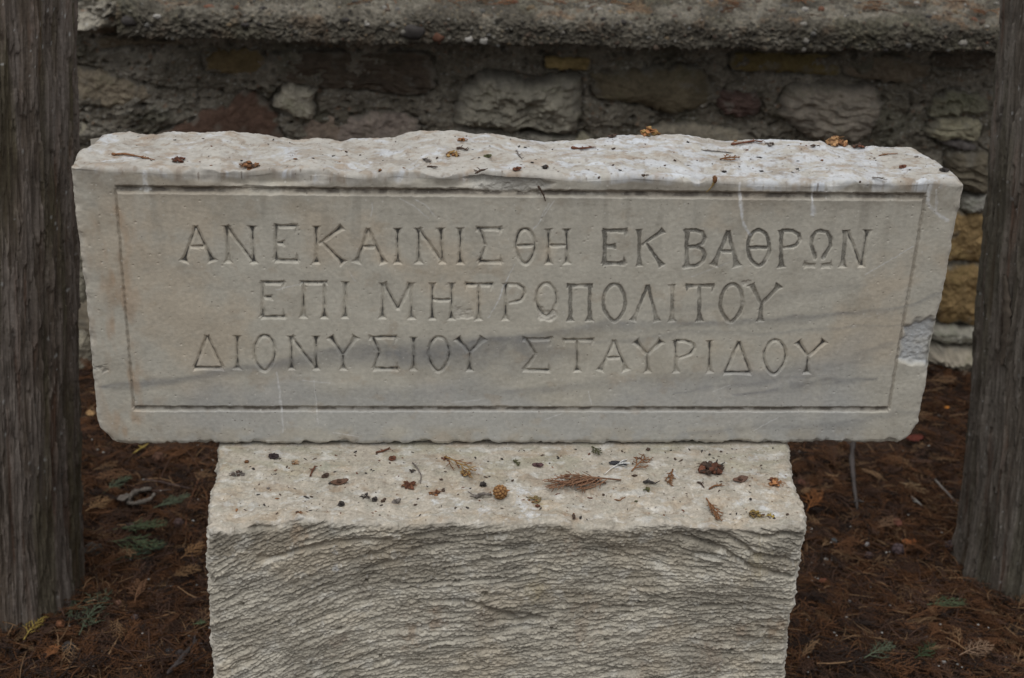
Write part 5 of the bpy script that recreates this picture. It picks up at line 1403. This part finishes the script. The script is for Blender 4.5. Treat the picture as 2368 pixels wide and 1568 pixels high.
twig('block', [(1420, 1156), (1432, 1160), (1446, 1150)], .0010, O_BR, 'thin forked brown twig near the front edge of the right half')
b_ = clump('block', 1640, 1088, 70, D_BR, 'big dark bark heap, the largest clump on the right half of the ledge', R_BR, n=34, name='bark_heap', cat='bark heap', hgt=.4)
twig('block', [(1620, 1080), (1645, 1083), (1672, 1080)], .0028, BLK, 'dark stick lying through the big bark heap')
chip('block', 1711, 1112, 40, 17, .1, (.12, .07, .05), 'wide brown flake right of the big bark heap')
clump('block', 1794, 1118, 44, ORG, 'rust flakes near the right end of the ledge', R_BR, n=20, hgt=.35, name='flake_cluster', cat='flakes')
sprig('block', (1632, 1155), (1664, 1205), O_BR, 'brown spray lying slantwise toward the front edge on the right', 10, name='cypress_spray', cat='spray', wide=.6)
clump('block', 1749, 1192, 38, (.19, .13, .045), 'yellow brown grassy tuft by the front edge on the right', D_BR, n=14, name='moss_tuft', cat='tuft')
clump('block', 1780, 1194, 24, (.36, .25, .05), 'bright yellow lichen crumb beside the white splash at the right', D_BR, n=9, name='lichen_crumb', cat='lichen')
twig('block', [(1612, 1116), (1620, 1121), (1628, 1130)], .0014, D_BR, 'small dark twig below the big bark heap')
twig('block', [(1638, 1133), (1652, 1126), (1668, 1124)], .0014, O_BR, 'wavy brown twig right below the big bark heap')
sprig('block', (1555, 1088), (1545, 1122), O_BR, 'slim brown sprig pointing to the front, left of the big bark heap', 6, wide=.6)
chip('block', 633, 1059, 30, 17, -.5, (.035, .025, .026), 'dark curled bark chip at the left end under the slab')
clump('block', 548, 1099, 36, GRY, 'grey brown tangle of fibres at the left end of the ledge', D_BR, n=13, name='fibre_tangle', cat='fibres', hgt=.3)
seed('block', 570, 1069, 14, .3, O_BR, 'small round brown seed at the left end close to the slab', .9)
twig('block', [(729, 1079), (722, 1092), (716, 1105)], .0014, R_BR, 'reddish slanting twig left of the brown leaf fragment')
chip('block', 752, 1103, 22, 11, .6, D_BR, 'small dark brown flake above the brown leaf fragment')
clump('block', 690, 1187, 18, O_BR, 'little brown bud cluster on the worn left front edge', D_BR, n=8)
seed('block', 547, 1180, 15, 1.4, ORG, 'orange splinter near the worn left front corner', .4)
clump('block', 681, 1071, 24, TANC, 'tan wisp of flakes right of the curled bark chip', O_BR, n=8, hgt=.2, name='flake_cluster', cat='flakes')
for px_, py_, c_, l_ in [(586, 1085, BLK, 'tiny black crumb at the left end of the ledge between fibres and chip'), (1020, 1110, D_BR, 'tiny dark crumb left of the black lumpy seed'), (1160, 1062, BLK, 'tiny black crumb right of the bent sprig'), (1290, 1060, BLK, 'tiny black crumb above the middle of the broad spray'), (1185, 1112, D_BR, 'tiny dark crumb left end of the broad spray'), (1395, 1145, D_BR, 'tiny dark crumb below the broad spray'), (1470, 1160, OLV, 'tiny olive crumb near the front edge right of the forked twig'), (1560, 1062, D_BR, 'tiny dark crumb above the slim brown sprig'), (1640, 1052, BLK, 'tiny black crumb above the big bark heap'), (1667, 1045, D_BR, 'dark crumb near the slab above the big bark heap'), (1735, 1155, BLK, 'tiny black crumb left of the rust flakes'), (1820, 1190, D_BR, 'tiny dark crumb at the right front corner of the ledge'), (960, 1168, D_BR, 'tiny dark crumb right of the grey splinter'), (1080, 1175, BLK, 'tiny black crumb in front of the grey crumbly stem'), (720, 1150, D_BR, 'tiny dark crumb below the brown leaf fragment'), (620, 1130, GRY, 'tiny grey crumb at the left end of the ledge')]:
    seed('block', px_, py_, 11, rng.uniform(0, 3), c_, l_, .7, 'crumb', 'crumb')

# --- on the ground
def g1_(x, y): return (.35486*x, 1011.3 + .35486*y)
def g3_(x, y): return (1558.0 + .35486*x, 1011.3 + .35486*y)
GG = (.075, .095, .050); GB = (.082, .098, .062)
for (a, b_, c, lab, n, w) in [
    (g1_(680, 400), g1_(850, 300), GB, 'grey green fern like sprig above the hollow wood ring', 14, .8),
    (g1_(1000, 500), g1_(1230, 420), GB, 'grey green sprig lying right of the hollow wood ring', 14, .8),
    (g1_(740, 640), g1_(1080, 600), GG, 'long green sprig at the back of the green patch', 16, .9),
    (g1_(700, 720), g1_(1040, 760), GG, 'broad green sprig in the middle of the green patch', 18, 1.),
    (g1_(760, 840), g1_(1060, 720), (.038, .055, .035), 'dark green sprig at the front of the green patch', 16, 1.),
    (g1_(460, 1080), g1_(600, 1260), GB, 'grey green sprig leaning against the foot of the brown trunk', 16, .9),
    (g1_(520, 1330), g1_(700, 1060), GB, 'second grey green sprig at the foot of the brown trunk, standing upright', 14, .8),
    (g1_(160, 1360), g1_(300, 1200), (.30, .22, .06), 'yellow green sprig at the foot of the brown trunk', 14, .8),
    (g3_(1640, 1130), g3_(1890, 1110), GG, 'green sprig at the foot of the grey trunk', 14, .9),
    (g3_(1230, 1480), g3_(1420, 1400), GB, 'grey green sprig near the bottom on the right side', 12, .9),
    (g3_(1560, 1480), g3_(1700, 1400), (.035, .055, .025), 'dark green sprig near the bottom right corner', 12, .9),
    (g1_(1260, 1260), g1_(1340, 1240), GG, 'small green sprig against the lower left side of the block', 8, .9)]:
    sprig('ground', a, b_, c, lab, n, name='cypress_sprig', wide=w)
for (a, b_, c, lab) in [
    (g1_(560, 520), g1_(720, 440), (.21, .125, .062), 'pale rust spray beside the brown trunk'), (g1_(900, 280), g1_(640, 300), (.16, .085, .045), 'rusty spray above the grey green fern like sprig'),
    (g1_(1180, 830), g1_(1330, 740), (.22, .12, .055), 'bright rust spray against the left side of the block'), (g1_(1100, 960), g1_(1300, 900), (.17, .10, .05), 'rusty spray below the bright one beside the block'),
    (g1_(880, 1120), g1_(920, 980), (.17, .09, .05), 'upright rust spray in the middle of the left litter'), (g3_(860, 520), g3_(930, 400), (.21, .085, .03), 'orange spray against the right side of the block'),
    (g3_(1460, 330), g3_(1640, 400), (.22, .15, .085), 'pale tan spray near the grey trunk'), (g1_(300, 1480), g1_(380, 1400), (.20, .085, .035), 'orange spray at the bottom left'),
    (g3_(1850, 1460), g3_(2050, 1400), (.20, .13, .085), 'pinkish tan spray in the bottom right corner'), (g3_(1300, 640), g3_(1420, 560), (.17, .10, .06), 'light brown spray in the middle of the right litter')]:
    sprig('ground', a, b_, c, lab, 14, name='cypress_spray', cat='spray', wide=1.)
def stick(pts, r, c, lab, lift=.008):
    b = Bits(); P_ = np.array([at('ground', q[0], q[1], lift + (0 if len(q) < 3 else q[2])) for q in pts]); b.tube(P_, [r, r*.9, r*.6], c, 8)
    for k in range(3):
        i = rng.randint(1, len(P_)); a = rng.uniform(0, 6.28); e = P_[i - 1] + (P_[i] - P_[i - 1])*.6; b.tube([e, e + np.array([math.cos(a), math.sin(a), .3])*r*4], [r*.5, r*.3], c, 5)
    return b.make('stick', lab, 'stick', CAT_G['ground'])
stick([g1_(930, 296), g1_(1040, 310), g1_(1150, 335), g1_(1262, 362)], .0026, (.085, .058, .05), 'dark curved stick in the litter close to the block')
stick([g1_(670, 445), g1_(800, 400), g1_(960, 375), g1_(1130, 362)], .0022, (.095, .07, .06), 'thin grey brown stick crossing above the hollow wood ring')
stick([g1_(1090, 1568), g1_(1170, 1480), g1_(1230, 1410), g1_(1285, 1340)], .0045, (.055, .045, .042), 'thick dark stick at the bottom beside the block')
stick([g3_(1155, 105) + (.05,), g3_(1140, 230) + (.03,), g3_(1165, 370) + (.012,), g3_(1190, 490)], .0052, (.066, .056, .052), 'grey forked stick leaning up in the litter right of the block')
stick([g3_(1690, 320) + (.01,), g3_(1790, 400), g3_(1870, 480)], .0026, (.17, .15, .135), 'pale grey stick touching the grey trunk')
stick([g3_(1540, 405), g3_(1610, 465)], .0026, (.26, .245, .225), 'short whitish stick left of the pale grey stick')
stick([g1_(1210, 620), g1_(1220, 480), g1_(1270, 360), g1_(1320, 220)], .0012, (.17, .075, .04), 'long reddish stem bending up along the left side of the block')
stick([g1_(870, 125), g1_(970, 60)], .0022, (.33, .24, .07), 'yellow straw just under the left overhang of the slab')
stick([g1_(705, 1450), g1_(770, 1330), g1_(800, 1290)], .0013, (.26, .16, .09), 'light brown stalk in the bottom left litter')
def gcone(px, py, d, c, lab): cone('ground', px, py, d, np.array(c), lab, np.array(c)*1.5, sc=6)
gcone(*g1_(1035, 165), 46, (.10, .052, .034), 'brown open cone in the litter under the left overhang of the slab')
gcone(*g1_(1165, 580), 34, (.085, .055, .05), 'small purple brown cone left of the block at mid height')
gcone(*g1_(450, 1400), 40, (.048, .040, .036), 'dark grey cone near the bottom left corner')
gcone(*g3_(1455, 760), 44, (.085, .060, .062), 'round purplish cone below the orange leaf')
gcone(*g3_(1800, 735), 40, (.085, .062, .064), 'purplish cone close to the grey trunk')
gcone(*g3_(1265, 790), 28, (.085, .058, .055), 'small purplish cone left of the one below the orange leaf')
gcone(*g1_(850, 620), 40, (.060, .040, .032), 'dark cone behind the green patch')
gcone(*g1_(880, 1190), 22, (.09, .065, .06), 'small cone in the middle of the bottom left litter')
def nut(px, py, d, c, lab):
    b = Bits(); R_ = d*PXM/2; p = at('ground', px, py, R_); b.blob(p, (R_, R_*.9, R_*.9), c, .12, (20, 14)); b.blob(p + [R_*.5, -R_*.4, R_*.6], (R_*.3, R_*.3, R_*.2), np.array(c)*.5, .3, (8, 6)); b.make('nut', lab, 'nut', CAT_G['ground'])
nut(*g1_(398, 1243), 30, (.19, .085, .045), 'smooth orange brown nut at the foot of the brown trunk')
nut(*g1_(770, 1098), 22, (.22, .12, .085), 'small pinkish brown nut below the green patch')
def leaf(px, py, ln, wd, yaw, c, lab, tilt=(0, .3)):
    b = Bits(); p = at('ground', px, py, .006); b.flake(p, ln*PXM*1.1, wd*PXM*1.3, .0008, c, yaw, .5, tilt)
    d = np.array([math.cos(yaw), math.sin(yaw), 0])*ln*PXM*.55; b.tube([p + d*.9 + [0, 0, .004], p + d*1.35 + [0, 0, .003]], [.0011, .0008], np.array(c)*.7, 5)
    b.make('leaf', lab, 'leaf', CAT_G['ground'])
leaf(*g3_(1535, 708), 58, 18, .0, (.26, .095, .035), 'curled orange leaf in the litter toward the grey trunk')
leaf(*g3_(1560, 30), 70, 24, .15, (.095, .024, .016), 'dark red leaf under the right overhang of the slab')
leaf(*g3_(965, 960), 26, 14, .4, (.20, .075, .05), 'small reddish leaf close to the right side of the block')
leaf(*c4(615, 1300), 30, 24, .8, (.34, .21, .10), 'tan dry leaf between the brown trunk and the slab')
leaf(*c6(1840, 1255), 20, 10, .2, (.42, .16, .03), 'small bright orange leaf left of the grey trunk, level with the slab')
leaf(*g3_(830, 320), 30, 20, .6, (.11, .045, .03), 'dull red leaf beside the right upper corner of the block')
leaf(*g3_(1450, 580), 30, 24, .3, (.13, .052, .035), 'maroon round leaf above the curled orange leaf')
b = Bits(); p = at('ground', *g1_(925, 422)); an = np.linspace(.9, 2*math.pi + .1, 16)
ringp = np.stack([p[0] + .026*np.cos(an)*(1 + .1*np.sin(2*an)), p[1] + .020*np.sin(an) + .003*np.sin(3*an), p[2] + .014 + .007*np.sin(an + 1)], -1)
b.tube(ringp, [.0035, .006, .004, .005, .003], (.13, .112, .095), 8, .4); b.flake(p + [-.034, -.010, .012], .026, .014, .003, (.13, .112, .095), .5, .6, (.1, .2))
b.make('wood_ring', 'hollow grey broken wood ring lying in the litter left of the block', 'wood ring', CAT_G['ground'])
def pebble(px, py, d, c, lab, asp=.7, name='pebble'):
    b = Bits(); R_ = d*PXM/2; p = at('ground', px, py, R_*.4); b.blob(p, (R_, R_*.8, R_*asp), c, .3, (18, 12), rng.uniform(0, 3)); b.make(name, lab, 'pebble', CAT_G['ground'])
pebble(*g1_(1105, 1408), 30, (.10, .104, .112), 'blue grey faceted pebble near the thick dark stick')
pebble(*g1_(1170, 1425), 34, (.05, .04, .038), 'dark lump beside the blue grey pebble')
pebble(*g1_(600, 760), 64, (.060, .052, .044), 'grey stone half hidden beside the brown trunk', .8, 'stone')
pebble(*g3_(1040, 685), 28, (.06, .065, .068), 'dark grey pebble right of the block at mid height')
pebble(*g3_(1255, 705), 22, (.26, .25, .25), 'pale grey pebble left of the curled orange leaf')
pebble(*g3_(990, 800), 16, (.36, .34, .32), 'small whitish pebble right of the block')
pebble(*g3_(1640, 1308), 13, (.33, .32, .31), 'small white pebble near the bottom, left of three others')
pebble(*g3_(1790, 1385), 15, (.33, .32, .31), 'white pebble near the bottom right corner')
pebble(*g3_(1755, 1468), 14, (.33, .32, .31), 'small white pebble close to the dark green sprig at the bottom right')
pebble(*g3_(1545, 1078), 13, (.33, .32, .31), 'white pebble in the middle of the right litter')
pebble(*g3_(1145, 1070), 11, (.33, .32, .31), 'tiny white pebble right of the lower part of the block')
pebble(*g3_(1845, 65), 12, (.33, .32, .31), 'white pebble at the back beside the grey trunk, under the slab corner level')
# tiny pale specks everywhere in the litter
b = Bits(); pts = ground_pts(170)
for q in pts:
    s_ = rng.uniform(.0012, .0028); b.blob((q[0], q[1], float(ground_z(q[0], q[1])) + rng.uniform(.012, .024)), (s_, s_*.8, s_*.5), np.array([.33, .32, .30])*rng.uniform(.4, 1.2), .3, (7, 5))
tag(b.make('pale_flecks', 'tiny pale flecks of seed and grit strewn through the litter', 'flecks'), kind='stuff')
# minute dark crumbs strewn over slab and ledge
b = Bits()
for surf, n, xr_, yr_ in [('slab', 130, (-.56, .57), (.012, .135)), ('block', 330, (-.41, .38), (-.195, -.008))]:
    for k in range(n):
        x_ = rng.uniform(*xr_); y_ = rng.uniform(*yr_); z_ = float(SURF[surf][0](x_, y_)); s_ = .0005 + .0011*rng.rand()**2
        cc = np.array([BLK, D_BR, R_BR, O_BR][rng.choice(4, p=[.42, .33, .12, .13])])
        b.blob((x_, y_, z_ + s_*.15), (s_*rng.uniform(1, 3.), s_, s_*.5), cc, .6, (7, 5), rng.uniform(0, 3.1))
tag(b.make('fine_crumbs', 'minute dark crumbs strewn over the slab top and the ledge', 'crumbs'), kind='stuff')
